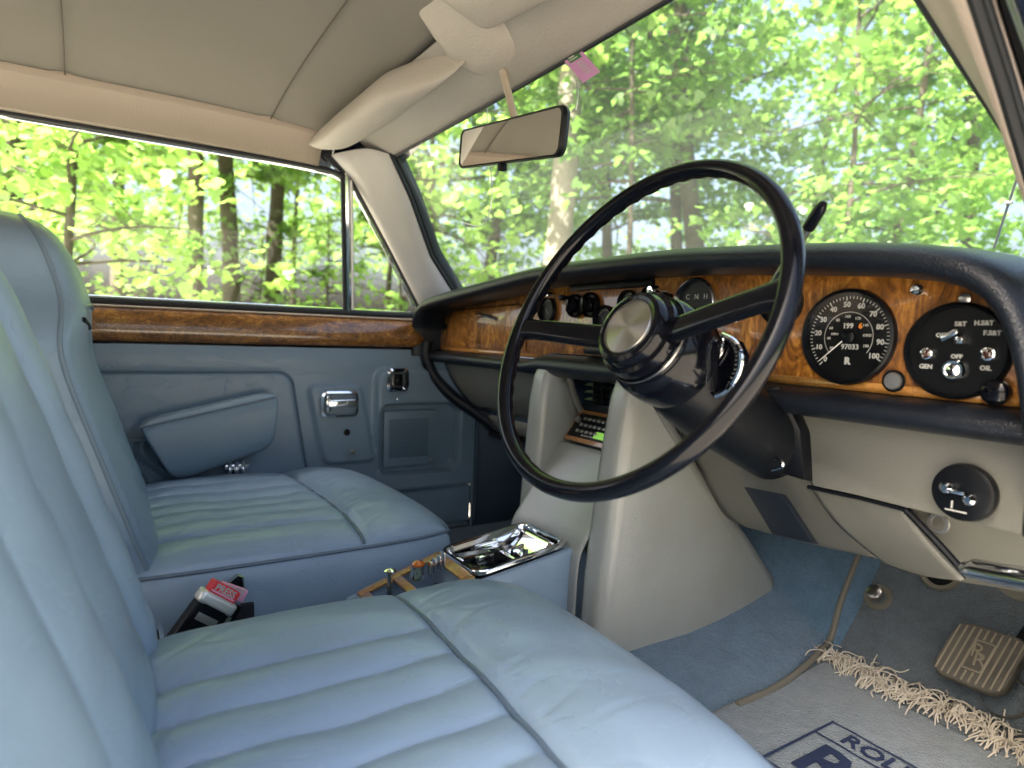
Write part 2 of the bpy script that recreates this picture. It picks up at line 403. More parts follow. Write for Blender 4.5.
# --- windscreen header rail
n = 40
hx = np.linspace(-.60, .60, n)
def hy(x): return .556+.030*(1-(x/.6)**2)*.3
edge = np.array([(x, hy(x), 1.030) for x in hx])
G = np.stack([edge+np.array([0, .03, .02]), edge+np.array([0, .006, .0]), edge, edge+np.array([0, -.012, .006]), edge+np.array([0, -.055, .030]), edge+np.array([0, -.085, .052]), edge+np.array([0, -.11, .066])], 1)
MB().grid(G).build('header_rail', M['header'], body, thick=.003, sub=1)
MB().tube(edge+np.array([0, .008, -.001]), .005, 8).build('windscreen_seal', M['rubber'], body)

# --- windscreen
nx, ny = 30, 14
G = []
for i in range(nx):
    u = i/(nx-1)*2-1
    row = []
    for j in range(ny):
        v = j/(ny-1)
        xb = .660*u; yb = .820+.160*(1-abs(u)**2.4); zb = .700+.045*(1-u*u)
        xt = .548*u; yt = hy(xt)+.012; zt = 1.034
        row.append((xb*(1-v)+xt*v, yb*(1-v)+yt*v+.012*math.sin(PI*v), zb*(1-v)+zt*v))
    G.append(row)
wsg = np.array(G)
MB().grid(G).build('windscreen', M['windscreen'], body)
MB().tube(wsg[:, 0]+np.array([0, .0, .004]), .008, 8).build('windscreen_seal', M['rubber'], body)

# --- centre block over the mirror
G = []
for a in np.linspace(0, 1, 26):
    row = []
    for b in np.linspace(0, 1, 30):
        x = (-.011+(-.089+.178*a)*(.55+.45*min(1, b*2.2))); e = (1-abs(2*a-1)**4)**.5
        y = .385+.205*b
        z = 1.150-.107*b-e*(.040*math.sin(PI*min(1, b*1.02))**.6+.006)+.026*b*b
        row.append((x, y+.012*math.sin(PI*a), z))
    G.append(row)
MB().grid(G).build('mirror_mount_block', M['visor'], body, thick=.003)

# --- floor, tunnel, toe board, side and front panels
FZ = .08
def on_toe(px, py, off=.014):
    ys_ = np.linspace(1.05, 1.32, 271); e = [at(px, py, Y=y)[2]-toe(y)-off for y in ys_]
    return np.array(at(px, py, Y=ys_[int(np.argmin(np.abs(e)))]))
def toe(y): return FZ+max(0, y-1.07)*1.2
G = []
for y in np.r_[np.linspace(-.9, 1.0, 24), np.linspace(1.03, 1.32, 22)]:
    row = []
    for x in np.linspace(-.66, .66, 100):
        tw = .27+.02*min(1, max(0, (y-.6)/.4)); h = .20
        d = max(0, 1-(abs(x)/.315)**1.6)
        z = toe(y)+(.072+.30*max(0, y-.88))*d
        row.append((x, y, z+.0015*math.sin(x*41)*math.sin(y*37)))
    G.append(row)
MB().grid(G).build('tunnel_carpet', M['carpet'], body)
MB().box((0, .25, .035), (1.42, 2.4, .03), .004).build('floor_pan', M['paint'], body)
# binding along the tunnel carpet edge
pts = [(.318, .78, FZ+.010), (.318, .86, FZ+.010), (.308, .95, FZ+.015), (.296, 1.02, FZ+.024), (.284, 1.07, toe(1.07)+.030), (.272, 1.12, toe(1.12)+.034), (.262, 1.22, toe(1.22)+.040)]
MB().tube(pts, .0052, 8, smooth=5).build('carpet_binding', M['tan'], body)
# separate darker toe carpet for the driver
G = []
for y in np.linspace(1.00, 1.31, 24):
    x0 = np.interp(y, [1.0, 1.07, 1.12, 1.31], [.298, .279, .266, .256])
    G.append([(x, y, toe(y)+.006+.002*math.sin(x*30)*math.sin(y*27)) for x in np.linspace(x0, .66, 40)])
MB().grid(G).build('toe_carpet', M['carpet_dark'], body, thick=.004)
MB().grid([[(x, 1.32, z) for z in (.04, .4, .74)] for x in (-.72, 0, .72)]).build('bulkhead', M['black'], body, thick=.01)
for sx in (-1, 1):
    MB().grid([[(sx*.668, y, z) for z in (.05, .3, .62)] for y in (.865, 1.1, 1.32)]).build('kick_panel', M['vinyl_dark'], body, thick=.01)
    MB().box((sx*.70, .1, .07), (.07, 1.55, .06), .008).build('door_sill', M['chrome'], body)
    MB().box((sx*.76, 1.35, .42), (.08, 1.0, .60), .03).build('front_wing', M['paint'], body)
    MB().box((sx*.74, -1.05, .42), (.10, 1.0, .66), .03).build('rear_quarter', M['paint'], body)
    MB().box((sx*.69, -.60, .80), (.045, .10, .52), .015).build('centre_pillar', M['cant'], body)
    MB().box((sx*.66, -1.42, .90), (.05, .24, .34), .02).build('rear_pillar', M['cant'], body)
MB().box((0, -1.50, .45), (1.40, .06, .70), .02).build('rear_bulkhead', M['vinyl_dark'], body)
# bonnet
G = [[(x, y, .64+.05*(1-(x/.75)**2)-.05*max(0, y-1.1)) for y in np.linspace(1.02, 2.6, 12)] for x in np.linspace(-.76, .76, 14)]
MB().grid(G).build('bonnet', M['paint'], body, thick=.004)
MB().box((0, 1.06, .70), (1.3, .14, .03), .01).build('scuttle', M['paint'], body)
# driver's door aperture: painted frame edge seen outside the right pillar
out = [(.655, .42, 1.06), (.680, .49, .985), (.695, .55, .90), (.718, .60, .80), (.738, .68, .68), (.75, .78, .60)]
MB().tube(out, .026, 10, smooth=5).build('door_aperture_frame', M['paint'], body)

# wiper arm outside, right
wa = thing('wiper_arm', 'thin pale wiper arm standing against the glass outside the right end of the windscreen', 'wiper')
a = at(1019, 172, Y=.93); b_ = at(994, 248, Y=1.0)
w = MB(); w.tube([a, a*.5+b_*.5, b_], .0016, 6).box(tuple(a*.62+b_*.38), (.008, .006, .004), .001)
w.build('arm', M['satin'], wa)

# ============================================================ REAR BENCH (behind the front seats)
rb = thing('rear_bench', 'blue leather rear bench behind the two front seats', 'bench seat', (0, -1.2, .05))
MB().box((0, -1.15, .22), (1.25, .50, .22), .06, seg=4).build('seat_cushion', M['leather'], rb)
MB().box((0, -1.38, .50), (1.25, .16, .50), .06, rot=Matrix.Rotation(.2, 3, 'X'), seg=4).build('backrest', M['leather'], rb)

# ============================================================ SUN VISORS
def visor(name, label, pts_front, pts_back, th, sx):
    t = thing(name, label, 'sun visor')
    n = 30
    A = lin(pts_front, n); B = lin(pts_back, n)
    G = []
    for i in range(n):
        s_ = i/(n-1); e = (1-abs(2*s_-1)**5)**.5 if 0 < i < n-1 else .05
        c = (A[i]+B[i])/2; h = (A[i]-B[i])/2; up = np.array([0, .25, 1.]); up /= vlen(up)
        row = []
        for k in range(24):
            a = 2*PI*k/24; ca, sa = math.cos(a), math.sin(a)
            ex = np.sign(ca)*abs(ca)**.75; ez = np.sign(sa)*abs(sa)**.85
            row.append(c+h*ex*(.9+.1*e)+up*ez*th*e)
        G.append(row)
    MB().grid(G, cv=True).build('pad', M['visor'], t, sub=1)
    MB().tube([A[0]+np.array([-.01*sx, -.0, .008]), A[n//2]+np.array([0, .004, .012]), A[-1]+np.array([.01*sx, 0, .008])], .0045, 8).build('hinge_rod', M['chrome'], t)
    return t
visor('sun_visor', 'padded beige sun visor folded up, left of the mirror mount', [(-.575, .462, 1.043), (-.30, .486, 1.052), (-.030, .492, 1.066)],
      [(-.590, .375, 1.030), at(378, 84, Z=1.064), at(455, 58, Z=1.070)], .034, 1)
visor('sun_visor', 'padded beige sun visor folded up, right of the mirror mount', [(.030, .480, 1.072), (.30, .486, 1.052), (.575, .462, 1.043)],
      [(.030, .395, 1.100), (.30, .392, 1.054), (.59, .375, 1.030)], .022, 1)

# ============================================================ REAR VIEW MIRROR
mir = thing('rear_view_mirror', 'black framed rear view mirror on a pale stem hanging from the roof', 'mirror', (0, .5, .93))
mc = np.array(at(512, 138, Y=.50))
TL, TR, BR, BL = [np.array(at(*p, Y=y)) for p, y in (((459, 131), .515), ((561, 108), .485), ((564, 152), .485), ((461, 168), .515))]
ux = (TR-TL+BR-BL); W_ = vlen(ux)/2; ux /= vlen(ux); uy = (TL-BL+TR-BR); H_ = vlen(uy)/2; uy = uy-ux*uy.dot(ux); uy /= vlen(uy)
cc = (TL+TR+BR+BL)/4; nn = np.cross(ux, uy)
if nn[1] > 0: nn = -nn
def mo(w, h, r, d, tp=.0): return [tuple(cc+ux*x+uy*(y*(1+tp*x/w))+nn*d) for x, y in rrect(0, 0, w, h, r, 6)]
G = [mo(W_*.93, H_*.9, .012, -.013), mo(W_*1.0, H_*1.0, .014, -.009), mo(W_*1.02, H_*1.03, .015, -.003), mo(W_, H_, .014, .001), mo(W_*.965, H_*.92, .012, .0005)]
m_ = MB().grid(G, cv=True); m_.f.append(tuple(range(28-4))[::-1] if False else tuple(range(len(G[0])))); m_.mi.append(0)
m_.build('housing', M['black'], mir)
g_ = MB(); g_.add(mo(W_*.97, H_*.93, .012, .0002), [tuple(range(len(G[0])))]); g_.build('mirror_glass', M['mirror_glass'], mir, smooth=False)
st = at(503, 72, Z=1.035); sb = cc+uy*H_*.45-nn*.016+ux*.004
MB().tube([st, sb], [.0062, .0056, .0052], 12).build('stem', M['cant'], mir)
MB().box(tuple(cc-uy*(H_*.5+.006)+ux*.004), (.010, .012, .012), .002).build('dipping_lever', M['black'], mir)

# sticker on the glass
stk = thing('windscreen_sticker', 'small pink label with a green square stuck inside the top of the windscreen', 'sticker')
P4 = [at(*p, Y=.570) for p in ((557, 53), (575, 43), (600, 72), (583, 83))]
o_ = MB().prism(P4, (0, .0006, .0003)).build('paper', M['sticker'], stk, smooth=False)
def q4(u, v, d=-.0008): a, b, c, e = P4; p = (a*(1-u)+b*u)*(1-v)+(e*(1-u)+c*u)*v; return tuple(p+np.array([0, d, d*.5]))
MB().add([q4(.2, .05), q4(.85, .05), q4(.85, .42), q4(.2, .42)], [(0, 1, 2, 3)]).build('green_square', M['sticker_green'], stk, smooth=False)
s_ = MB()
for k, (u0, u1, v0, v1) in enumerate(((.3, .75, .10, .15), (.35, .8, .19, .23), (.3, .6, .27, .31), (.25, .7, .34, .37))): s_.add([q4(u0, v0, -.0012), q4(u1, v0, -.0012), q4(u1, v1, -.0012), q4(u0, v1, -.0012)], [(0, 1, 2, 3)])
for v in (.50, .58, .66, .74, .82): s_.add([q4(.45, v, -.0012), q4(.62+.2*random.random(), v, -.0012), q4(.8, v+.03, -.0012), q4(.45, v+.03, -.0012)], [(0, 1, 2, 3)])
s_.build('small_print', M['white'], stk, smooth=False)
cb = thing('hanging_cable', 'thin clear cable hanging in a loop behind the rear view mirror', 'cable')
MB().tube([at(*p, Y=.60) for p in ((489, 92), (487, 120), (490, 160), (492, 195), (487, 220), (478, 226), (462, 222))], .0011, 6, smooth=6).build('cable', M['satin'], cb)
cb2 = thing('aerial_lead', 'short pale lead dangling from the pink sticker on the windscreen', 'cable')
MB().tube([at(*p, Y=.60) for p in ((577, 82), (578, 95), (576, 110))], .001, 6, smooth=4).build('lead', M['satin'], cb2)

# ============================================================ PASSENGER DOOR
door = thing('passenger_door', 'closed far side door with walnut capping, blue leather trim and a clear window', 'door', (-.70, .2, .06))
DX = -.672
# shell
MB().box((-.735, .14, .34), (.08, 1.44, .60), .02).build('door_shell', M['paint'], door)
# trim: surface with embossed frames
def inr(y, z, y0, y1, z0, z1, r=.02):
    """signed distance to a rounded rectangle (negative inside)"""
    cy, cz = (y0+y1)/2, (z0+z1)/2; dy = abs(y-cy)-(y1-y0)/2+r; dz = abs(z-cz)-(z1-z0)/2+r
    return math.hypot(max(dy, 0), max(dz, 0))+min(max(dy, dz), 0)-r
def sm(d, w): t = min(1, max(0, .5-d/w)); return t*t*(3-2*t)
ys = np.linspace(-.58, .862, 260); zs = np.linspace(.085, .575, 120)
G = []
for y in ys:
    row = []
    for z in zs:
        x = DX
        x += .004*math.exp(-((z-.545)/.03)**2)
        skew = (z-.40)*-.18
        # big quilted panel: raised a little, groove round it
        d1 = inr(y-skew*.9, z, -.40, .385, .235, .517, .03)
        x += .006*sm(d1, .012)-.0035*math.exp(-(d1/.004)**2)
        # handle plate
        d2 = inr(y+(z-.38)*.22, z, .425, .560, .285, .485, .02)
        x += .010*sm(d2, .012)-.003*math.exp(-(d2/.004)**2)
        # switch plinth + pocket area
        d3 = inr(y, z, .578, .90, .20, .525, .03)
        x += .014*sm(d3, .016)
        d4 = inr(y, z, .590, .815, .245, .432, .03)
        x -= .036*sm(d4, .008)
        d5 = inr(y, z, .60, .835, .105, .175, .012)
        x += .002*sm(d5, .006)
        if z < .12: x += .0
        row.append((x, y, z))
    G.append(row)
MB().grid(G).build('trim_panel', M['leather_door'], door, angle=50)
# piping round the big panel
pp = [(y+(z-.40)*-.162, z) for y, z in rrect(-.0075, .376, .785, .282, .03, 8)]
MB().tube([(DX+.007, y, z) for y, z in pp], .0022, 6, closed=True).build('panel_piping', M['piping'], door)
# ruched map pocket
G = []
for y in np.linspace(-.10, .13, 70):
    G.append([(DX+.012+.012*math.sin(PI*(z-.20)/.17)**.5*(1)+.006*math.sin(y*170+5*math.sin(z*40)), y, z) for z in np.linspace(.20, .37, 24)])
MB().grid(G).build('ruched_pocket', M['leather_door'], door)
MB().tube([(DX+.016, y, .372) for y in np.linspace(-.10, .13, 12)], .004, 8).build('pocket_piping', M['leather_door'], door)
# walnut capping
G = []
for y in np.linspace(-.60, .70, 50):
    k = 0
    prof = [(-.700, .655), (-.690, .656), (-.676, .652), (-.668, .645), (-.662, .636), (-.657, .622), (-.655, .604), (-.657, .590), (-.664, .582), (-.672, .580)]
    G.append([(a, y, b-.0) for a, b in prof])
MB().grid(G).build('walnut_capping', M['walnut_door'], door, thick=.003)
MB().tube([(-.6745, y, .654) for y in np.linspace(-.60, .68, 10)], .0022, 6).build('capping_inlay', M['cant'], door)
# window frame: waist seal, chrome strip, divider, header trim
MB().tube([(-.690, y, .664) for y in np.linspace(-.60, .70, 10)], .008, 8, flat=1.0).build('waist_seal', M['rubber'], door)
MB().tube([(-.697, y, .672) for y in np.linspace(-.60, .70, 10)], .0035, 6).build('waist_strip', M['chrome'], door)
dv = [(-.694, .508, .665), (-.680, .500, .80), (-.668, .492, .93), (-.660, .486, 1.018)]
MB().tube([np.array(p)+np.array([0, -.008, 0]) for p in dv], .0050, 6, flat=1.2).build('divider_seal', M['rubber'], door)
MB().tube([np.array(p)+np.array([.002, .002, 0]) for p in dv], .0075, 8, flat=1.2).build('divider_bar', M['chrome'], door)
MB().tube([np.array(p)+np.array([.002, .013, 0]) for p in dv], .0042, 8).build('quarterlight_frame', M['satin'], door)
top = [(-.664, -.60, 1.008), (-.664, .0, 1.006), (-.662, .25, 1.004), (-.66, .40, 1.001), (-.662, .47, .994), (-.668, .53, .955), (-.680, .63, .82), (-.693, .715, .69)]
T_ = spline(top, 8)
MB().tube(T_, .0065, 8).build('window_frame', M['rubber'], door)
MB().tube(T_+np.array([-.010, -.004, -.006]), .0032, 8).build('window_chrome', M['chrome'], door)
gl = [(-.694, -.60, .665), (-.694, .498, .665), (-.665, .482, 1.0), (-.668, -.60, 1.007)]
MB().add(gl, [(0, 1, 2, 3)]).build('window_glass', M['window'], door, smooth=False)
MB().add([(-.695, .51, .665), (-.697, .715, .665), (-.670, .55, .94), (-.666, .496, 1.0)], [(0, 1, 2, 3)]).build('quarter_glass', M['window'], door, smooth=False)
# armrest
def armrest():
    G = []
    n = 44
    for i in range(n):
        t = i/(n-1); y = .040+t*.285
        e = (1-abs(2*t-1)**8)**.5 if 0 < i < n-1 else .04
        zt = .420+.060*t; zb = zt-.132
        xin, xo = DX+.012, DX+.108-.018*t
        cz = (zt+zb)/2+.0; hz = (zt-zb)/2*(.7+.3*e); cx = (xin+xo)/2; hxx = (xo-xin)/2
        row = []
        for k in range(32):
            a = 2*PI*k/32; ca, sa = math.cos(a), math.sin(a)
            px = cx+hxx*np.sign(ca)*abs(ca)**.45*(1-.25*(sa < 0)*abs(sa))
            pz = cz+hz*np.sign(sa)*abs(sa)**.5
            tap = .055*(1-t)*0
            yy = y+ (pz-zt)*(-.55*(1-t)+.10*t)*1.0
            row.append((px, yy, pz))
        G.append(row)
    m = MB().grid(G, cv=True); L0 = len(m.v)
    m.f += [tuple(range(32)), tuple(range(L0-32, L0))]; m.mi += [0, 0]
    a = m.build('armrest', M['leather_door'], door, sub=1)
    pts = [(DX+.104-.018*t, .036+.29*t, .409+.060*t) for t in np.linspace(.045, .955, 20)]
    MB().tube(pts, .0022, 6).build('armrest_piping', M['piping'], a)
    h = MB()
    for k in range(3): h.lathe([(.004, -.014), (.0055, -.012), (.0055, -.003), (.004, 0), (.004, .003), (.0055, .006), (.0055, .013), (.003, .015)], (DX+.045, .225+.014*k, .305), (0, 0, 1), 12, True)
    h.box((DX+.03, .24, .305), (.03, .05, .012), .003)
    h.build('armrest_hinge', M['chrome'], a)
armrest()
# interior handle
hd = MB()
def yz_plate(cy, cz, w, h, r, x, sk=0): return [(x, y, z) for y, z in rrect(cy, cz, w, h, r, 5)]
X0 = DX+.012
hd.grid([yz_plate(.480, .438, .094, .066, .014, X0), yz_plate(.480, .438, .092, .064, .014, X0+.008), yz_plate(.480, .438, .082, .054, .012, X0+.010), yz_plate(.480, .438, .076, .048, .010, X0+.004), yz_plate(.480, .438, .074, .046, .010, X0-.004)], cv=True)
hd.f.append(tuple(range(len(hd.v)-24, len(hd.v)))); hd.mi.append(0)
hnd = hd.build('handle_plate', M['chrome'], door)
MB().box((X0+.011, .484, .440), (.008, .072, .020), .004, seg=3).box((X0+.007, .452, .440), (.010, .012, .040), .003).build('door_handle', M['chrome'], hnd)
MB().lathe([(.0, .005), (.006, .004), (.008, 0)], (X0+.001, .501, .366), (1, 0, 0), 20).build('lock_hole', M['black'], door)
MB().lathe([(.0, .010), (.006, .010), (.009, .006), (.0105, 0)], (X0+.001, .514, .316), (1, 0, 0), 24).build('lock_button', M['chrome'], door)
# window switch
sw = MB().grid([yz_plate(.628, .497, .062, .062, .014, DX+.012), yz_plate(.628, .497, .060, .060, .014, DX+.026), yz_plate(.628, .497, .048, .048, .010, DX+.030), yz_plate(.628, .497, .040, .040, .008, DX+.022)], cv=True)
sw.f.append(tuple(range(len(sw.v)-24, len(sw.v)))); sw.mi.append(0)
swo = sw.build('window_switch', M['chrome'], door)
MB().box((DX+.023, .628, .497), (.008, .026, .032), .003).lathe([(.0, .006), (.006, .004), (.007, 0)], (DX+.027, .628, .497), (1, 0, 0), 14).build('switch_rocker', M['black'], swo)
MB().lathe([(.0, .004), (.003, .003), (.004, 0)], (DX+.014, .632, .446), (1, 0, 0), 14).build('screw', M['chrome'], door)
# speaker in the pocket
sp = MB().box((DX-.014, .680, .338), (.014, .150, .150), .006)
spk = sp.build('speaker', M['leather_door'], door)
g = MB()
for k in range(18): g.box((DX-.0065, .676, .290+.0058*k), (.003, .112, .0022), 0)
g.build('speaker_grille', mat('speaker_grille_cloth', (.075, .12, .165), .7, bump=(500, .6)), spk)
MB().lathe([(.0, .003), (.004, .002), (.005, 0)], (DX-.007, .742, .278), (1, 0, 0), 12).build('speaker_screw', M['satin'], spk)
MB().tube([(DX+.013, .872, z) for z in np.linspace(.06, .45, 6)], .006, 8).build('edge_seal', M['vinyl_dark'], door)
MB().tube([(DX+.011, .862, z) for z in np.linspace(.06, .45, 6)], .0035, 8).build('edge_strip', M['leather_door'], door)
# ============================================================ DASHBOARD
dash = thing('dashboard', 'burr walnut dashboard with black padded surround, round dials and grey leather knee panels', 'dashboard', (0, .8, .5))
FY = .75
# swept padded surround (rounded frame in the XZ plane)
topc = [at(px, py, Y=.667) for px, py in ((470, 290), (500, 282), (533, 274), (590, 266.5), (660, 259.5), (730, 257), (800, 255.5), (860, 256), (915, 260), (955, 268), (984, 284), (1004, 310), (1018, 350), (1026, 400))]
path = [(-.668, .560), (-.668, .605), (-.662, .645), (-.628, .680), (-.56, .698)]+[(p[0], p[2]) for p in topc]+[(.680, .52), (.682, .46)]
path = spline([(a, 0, b) for a, b in path], 7)[:, [0, 2]]
T = np.gradient(path, axis=0); T /= np.linalg.norm(T, axis=1)[:, None]
Nn = np.stack([-T[:, 1], T[:, 0]], 1)         # outward
G = []
for p, nn_ in zip(path, Nn):
    up = max(0, nn_[1])
    rad = .0125+.0045*up
    yl = .672-.005*up
    prof = [(-rad*.95, .80), (-rad*1.0, .71), (-rad*.98, yl+.022), (-rad*.72, yl+.006), (-rad*.25, yl-.001), (rad*.3, yl), (rad*.78, yl+.008), (rad*1.02, yl+.024), (rad*1.12, .72), (rad*1.2+.004*up, .80), (rad*1.1, .90)]
    G.append([(p[0]+nn_[0]*o, y, p[1]+nn_[1]*o) for o, y in prof])
MB().grid(G).build('crash_pad', M['black_pad'], dash, thick=.003, sub=1, angle=60)
# dashboard top back to the glass
xs = np.linspace(-.645, .655, 40)
zi = np.interp(xs, path[:, 0][np.argsort(path[:, 0])], path[:, 1][np.argsort(path[:, 0])])
G = [[(x, y, min(z_, .745)+.010+(-.012)*max(0, (y-.72)/.26)) for y in np.linspace(.72, .99-.13*abs(x/.65)**2.4, 8)] for x, z_ in zip(xs, zi)]
MB().grid(G).build('dash_top', M['black_pad'], dash, thick=.004)
# fascia board
pts = [(-.69, .574), (-.20, .574), (-.175, .578), (-.155, .586), (-.13, .589), (.66, .589-.013), (.68, .576), (.68, .66), (.655, .70), (.60, .735), (-.60, .74), (-.69, .68)]
pts = [(-.69, .576), (-.195, .576), (-.17, .584), (-.145, .589), (.12, .589), (.16, .578), (.30, .572), (.70, .568), (.70, .64), (.66, .675), (.60, .70), (.50, .715), (.2, .725), (-.4, .722), (-.55, .70), (-.62, .685), (-.69, .66)]
MB().prism([(x, FY, z) for x, z in pts], (0, .012, 0), .0015).build('walnut_fascia', M['walnut'], dash, angle=30)
# crossbanded lower edge strip
MB().grid([[(x, FY-.0012, z0+k) for k in (0.0, .011)] for x, z0 in ((.33, .571), (.50, .5695), (.70, .568))]).build('fascia_banding', M['walnut_band'], dash, thick=.002)
MB().grid([[(x, FY-.0012, .576+k) for k in (0.0, .009)] for x in (-.68, -.45, -.20)]).build('fascia_banding', M['walnut_band'], dash, thick=.002)
# black padded roll under the fascia
G = []
for x in np.linspace(-.665, .70, 70):
    zt = np.interp(x, [-.69, -.195, -.145, .12, .16, .30, .70], [.576, .576, .589, .589, .578, .572, .568])-.001
    th = np.interp(x, [-.69, -.20, -.14, .14, .2, .70], [.032, .032, .046, .046, .040, .036])
    row = []
    for a in np.linspace(0, PI, 12):
        row.append((x, FY+.012-.052*math.sin(a)**.7, zt-th/2+th/2*math.cos(a)))
    G.append(row)
MB().grid(G).build('knee_roll', M['black_pad'], dash, thick=.003, sub=1)
# left end strip running forward and down to the bulkhead
P = [(-.662, .712, .600), (-.666, .712, .560), (-.666, .738, .505), (-.655, .790, .452), (-.632, .850, .408), (-.600, .912, .358), (-.56, .96, .33)]
MB().tube(P, .0165, 12, smooth=6, flat=1.0).build('side_trim_roll', M['black_pad'], dash)
# passenger side knee panel
A = [(x, .757, .552) for x in np.linspace(-.655, -.10, 24)]
B = [(x, .872-.03*abs((x+.38)/.27)**2, .418) for x in np.linspace(-.628, -.10, 24)]
MB().grid(ruled(A, B, 10, (0, -.012, -.004))).build('knee_panel', M['cream_shaded'], dash, thick=.012)
A = [(x, .880, .405) for x in np.linspace(-.60, -.10, 16)]
B = [(x, .925, .360) for x in np.linspace(-.58, -.10, 16)]
MB().grid(ruled(A, B, 6, (0, -.01, -.004))).build('parcel_shelf_lip', M['cream_shaded'], dash, thick=.010)
MB().box((-.36, .98, .35), (.5, .20, .012), .003).build('parcel_shelf', M['black'], dash)

# --- small items on the fascia
def onf(px, py): p = at(px, py, Y=FY); return float(p[0]), float(p[2])
def circ(cx, cz, r, y, n=40): return [(cx+r*math.cos(2*PI*k/n), y, cz+r*math.sin(2*PI*k/n)) for k in range(n)]
TX = lambda x, z, y=FY: frame((x, y, z), (1, 0, 0), (0, 0, 1))
def gauge(name, x, z, r, depth=.016, rim='black', face='dial', label=None):
    g = MB().lathe([(r, -.001), (r*1.02, .004), (r*1.0, .009), (r*.955, .011), (r*.93, .009), (r*.92, -.004)], (x, FY, z), (0, -1, 0), 56)
    o = g.build(name, M[rim], dash)
    if label: o['label'] = label
    f = MB(); f.add(circ(x, z, r*.93, FY-.0014, 48), [tuple(range(48))]); f.build('dial_face', M[face], o, smooth=False)
    return o
# speedometer
sx, sz = onf(849, 337); sr = .0565
sp = gauge('speedometer', sx, sz, sr, label='large black speedometer with white figures and its needle at zero')
mk = MB(); nm = MB(); FYs = FY-.0020
def ang(v): return math.radians(226-26*v/10)
for v in range(0, 101, 2):
    a = ang(v); L = .0052 if v % 10 == 0 else .0032
    wd = .0007 if v % 10 == 0 else .00045
    r1 = sr*.86; r0 = r1-L
    c, s = math.cos(a), math.sin(a)
    mk.add([(sx+c*r0-s*wd, FYs, sz+s*r0+c*wd), (sx+c*r1-s*wd, FYs, sz+s*r1+c*wd), (sx+c*r1+s*wd, FYs, sz+s*r1-c*wd), (sx+c*r0+s*wd, FYs, sz+s*r0-c*wd)], [(0, 1, 2, 3)])
a_ = np.linspace(math.radians(222), math.radians(-38), 50)
for a, b in zip(a_[:-1], a_[1:]):
    r0, r1 = sr*.520, sr*.532
    mk.add([(sx+math.cos(q)*r, FYs, sz+math.sin(q)*r) for q, r in ((a, r0), (a, r1), (b, r1), (b, r0))], [(0, 1, 2, 3)])
for v in range(0, 110, 10):
    a = ang(v); nm.text(str(v), .0088, TX(sx+math.cos(a)*sr*.685, sz+math.sin(a)*sr*.685, FYs), bold=.0002)
for k, v in enumerate(range(20, 190, 20)):
    a = math.radians(215-30*k); nm.text(str(v), .0048, TX(sx+math.cos(a)*sr*.43, sz+math.sin(a)*sr*.43, FYs))
nm.text('MPH', .0045, TX(sx-.017, sz+.003, FYs)); nm.text('KPH', .0045, TX(sx+.022, sz+.002, FYs)); 
nm.text('199', .0088, TX(sx-.001, sz+.013, FYs), bold=.0002); nm.text('97033', .0088, TX(sx+.003, sz-.012, FYs), bold=.0001)
nm.text('R', .0115, TX(sx+.001, sz-.029, FYs), bold=.0006)
mk.build('scale_marks', M['white'], sp, smooth=False); nm.build('numerals', M['white'], sp, smooth=False)
MB().text('6', .0088, TX(sx+.014, sz+.013, FYs), bold=.0003).build('trip_digit', M['orange'], sp, smooth=False)
a = math.radians(222)
nd = MB(); c, s = math.cos(a), math.sin(a)
nd.add([(sx+s*.0009, FYs-.002, sz-c*.0009), (sx-s*.0009, FYs-.002, sz+c*.0009), (sx+c*sr*.8-s*.0004, FYs-.002, sz+s*sr*.8+c*.0004), (sx+c*sr*.8+s*.0004, FYs-.002, sz+s*sr*.8-c*.0004)], [(0, 1, 2, 3)])
nd.build('needle', M['needle'], sp, smooth=False)
MB().lathe([(0, .004), (.006, .0035), (.008, .002), (.0085, 0)], (sx, FYs, sz), (0, -1, 0), 24).build('needle_cap', M['black'], sp)
f = MB(); f.add(circ(sx, sz, sr*.93, FY-.0085, 48), [tuple(range(48))]); f.build('dial_glass', M['clear'], sp, smooth=False)
# switchbox
wx, wz = onf(958, 351); wr = .0500
wp = gauge('switch_panel', wx, wz, wr, label='round black switch panel with lamp switch, ignition lock and two warning lamps')
nm = MB()
for s, dx, dz, sz_ in (('S&T', .001, .028, .0066), ('H.S&T', .022, .029, .0066), ('F.S&T', .030, .019, .0066), ('OFF', -.016, .016, .0062), ('OFF', .000, -.006, .0062), ('GEN', -.029, -.018, .0066), ('OIL', .027, -.0165, .0066)):
    nm.text(s, sz_, TX(wx+dx, wz+dz, FYs), bold=.0002)
nm.build('panel_lettering', M['white'], wp, smooth=False)
for dx, dz, r, mm, jm in ((-.028, -.004, .0062, 'chrome', 'lamp_dark'), (.029, -.002, .0066, 'chrome', 'lamp_dark')):
    o = MB().lathe([(r, 0), (r*1.1, .002), (r, .004), (r*.75, .0045), (r*.7, .002)], (wx+dx, FYs, wz+dz), (0, -1, 0), 24).build('warning_lamp', M[mm], wp)
    MB().lathe([(.005, .001), (.003, .003), (0, .0035)], (wx+dx, FYs, wz+dz), (0, -1, 0), 16).build('lamp_jewel', M['lamp_dark'], wp)
ig = MB().lathe([(.0115, 0), (.0115, .003), (.0095, .005), (.0085, .005), (.008, .0025), (.006, .0045), (.0, .006)], (wx-.001, FYs, wz-.020), (0, -1, 0), 32).build('ignition_lock', M['chrome'], wp)
MB().box((wx-.001, FYs-.0065, wz-.020), (.0016, .001, .009), 0).build('key_slot', M['dial'], ig)
MB().box((wx+.004, FYs-.004, wz+.011), (.008, .010, .008), .003).box((wx-.004, FYs-.010, wz+.016), (.018, .006, .006), .0025, rot=Matrix.Rotation(-.6, 3, 'Y')).build('lamp_switch', M['chrome'], wp)
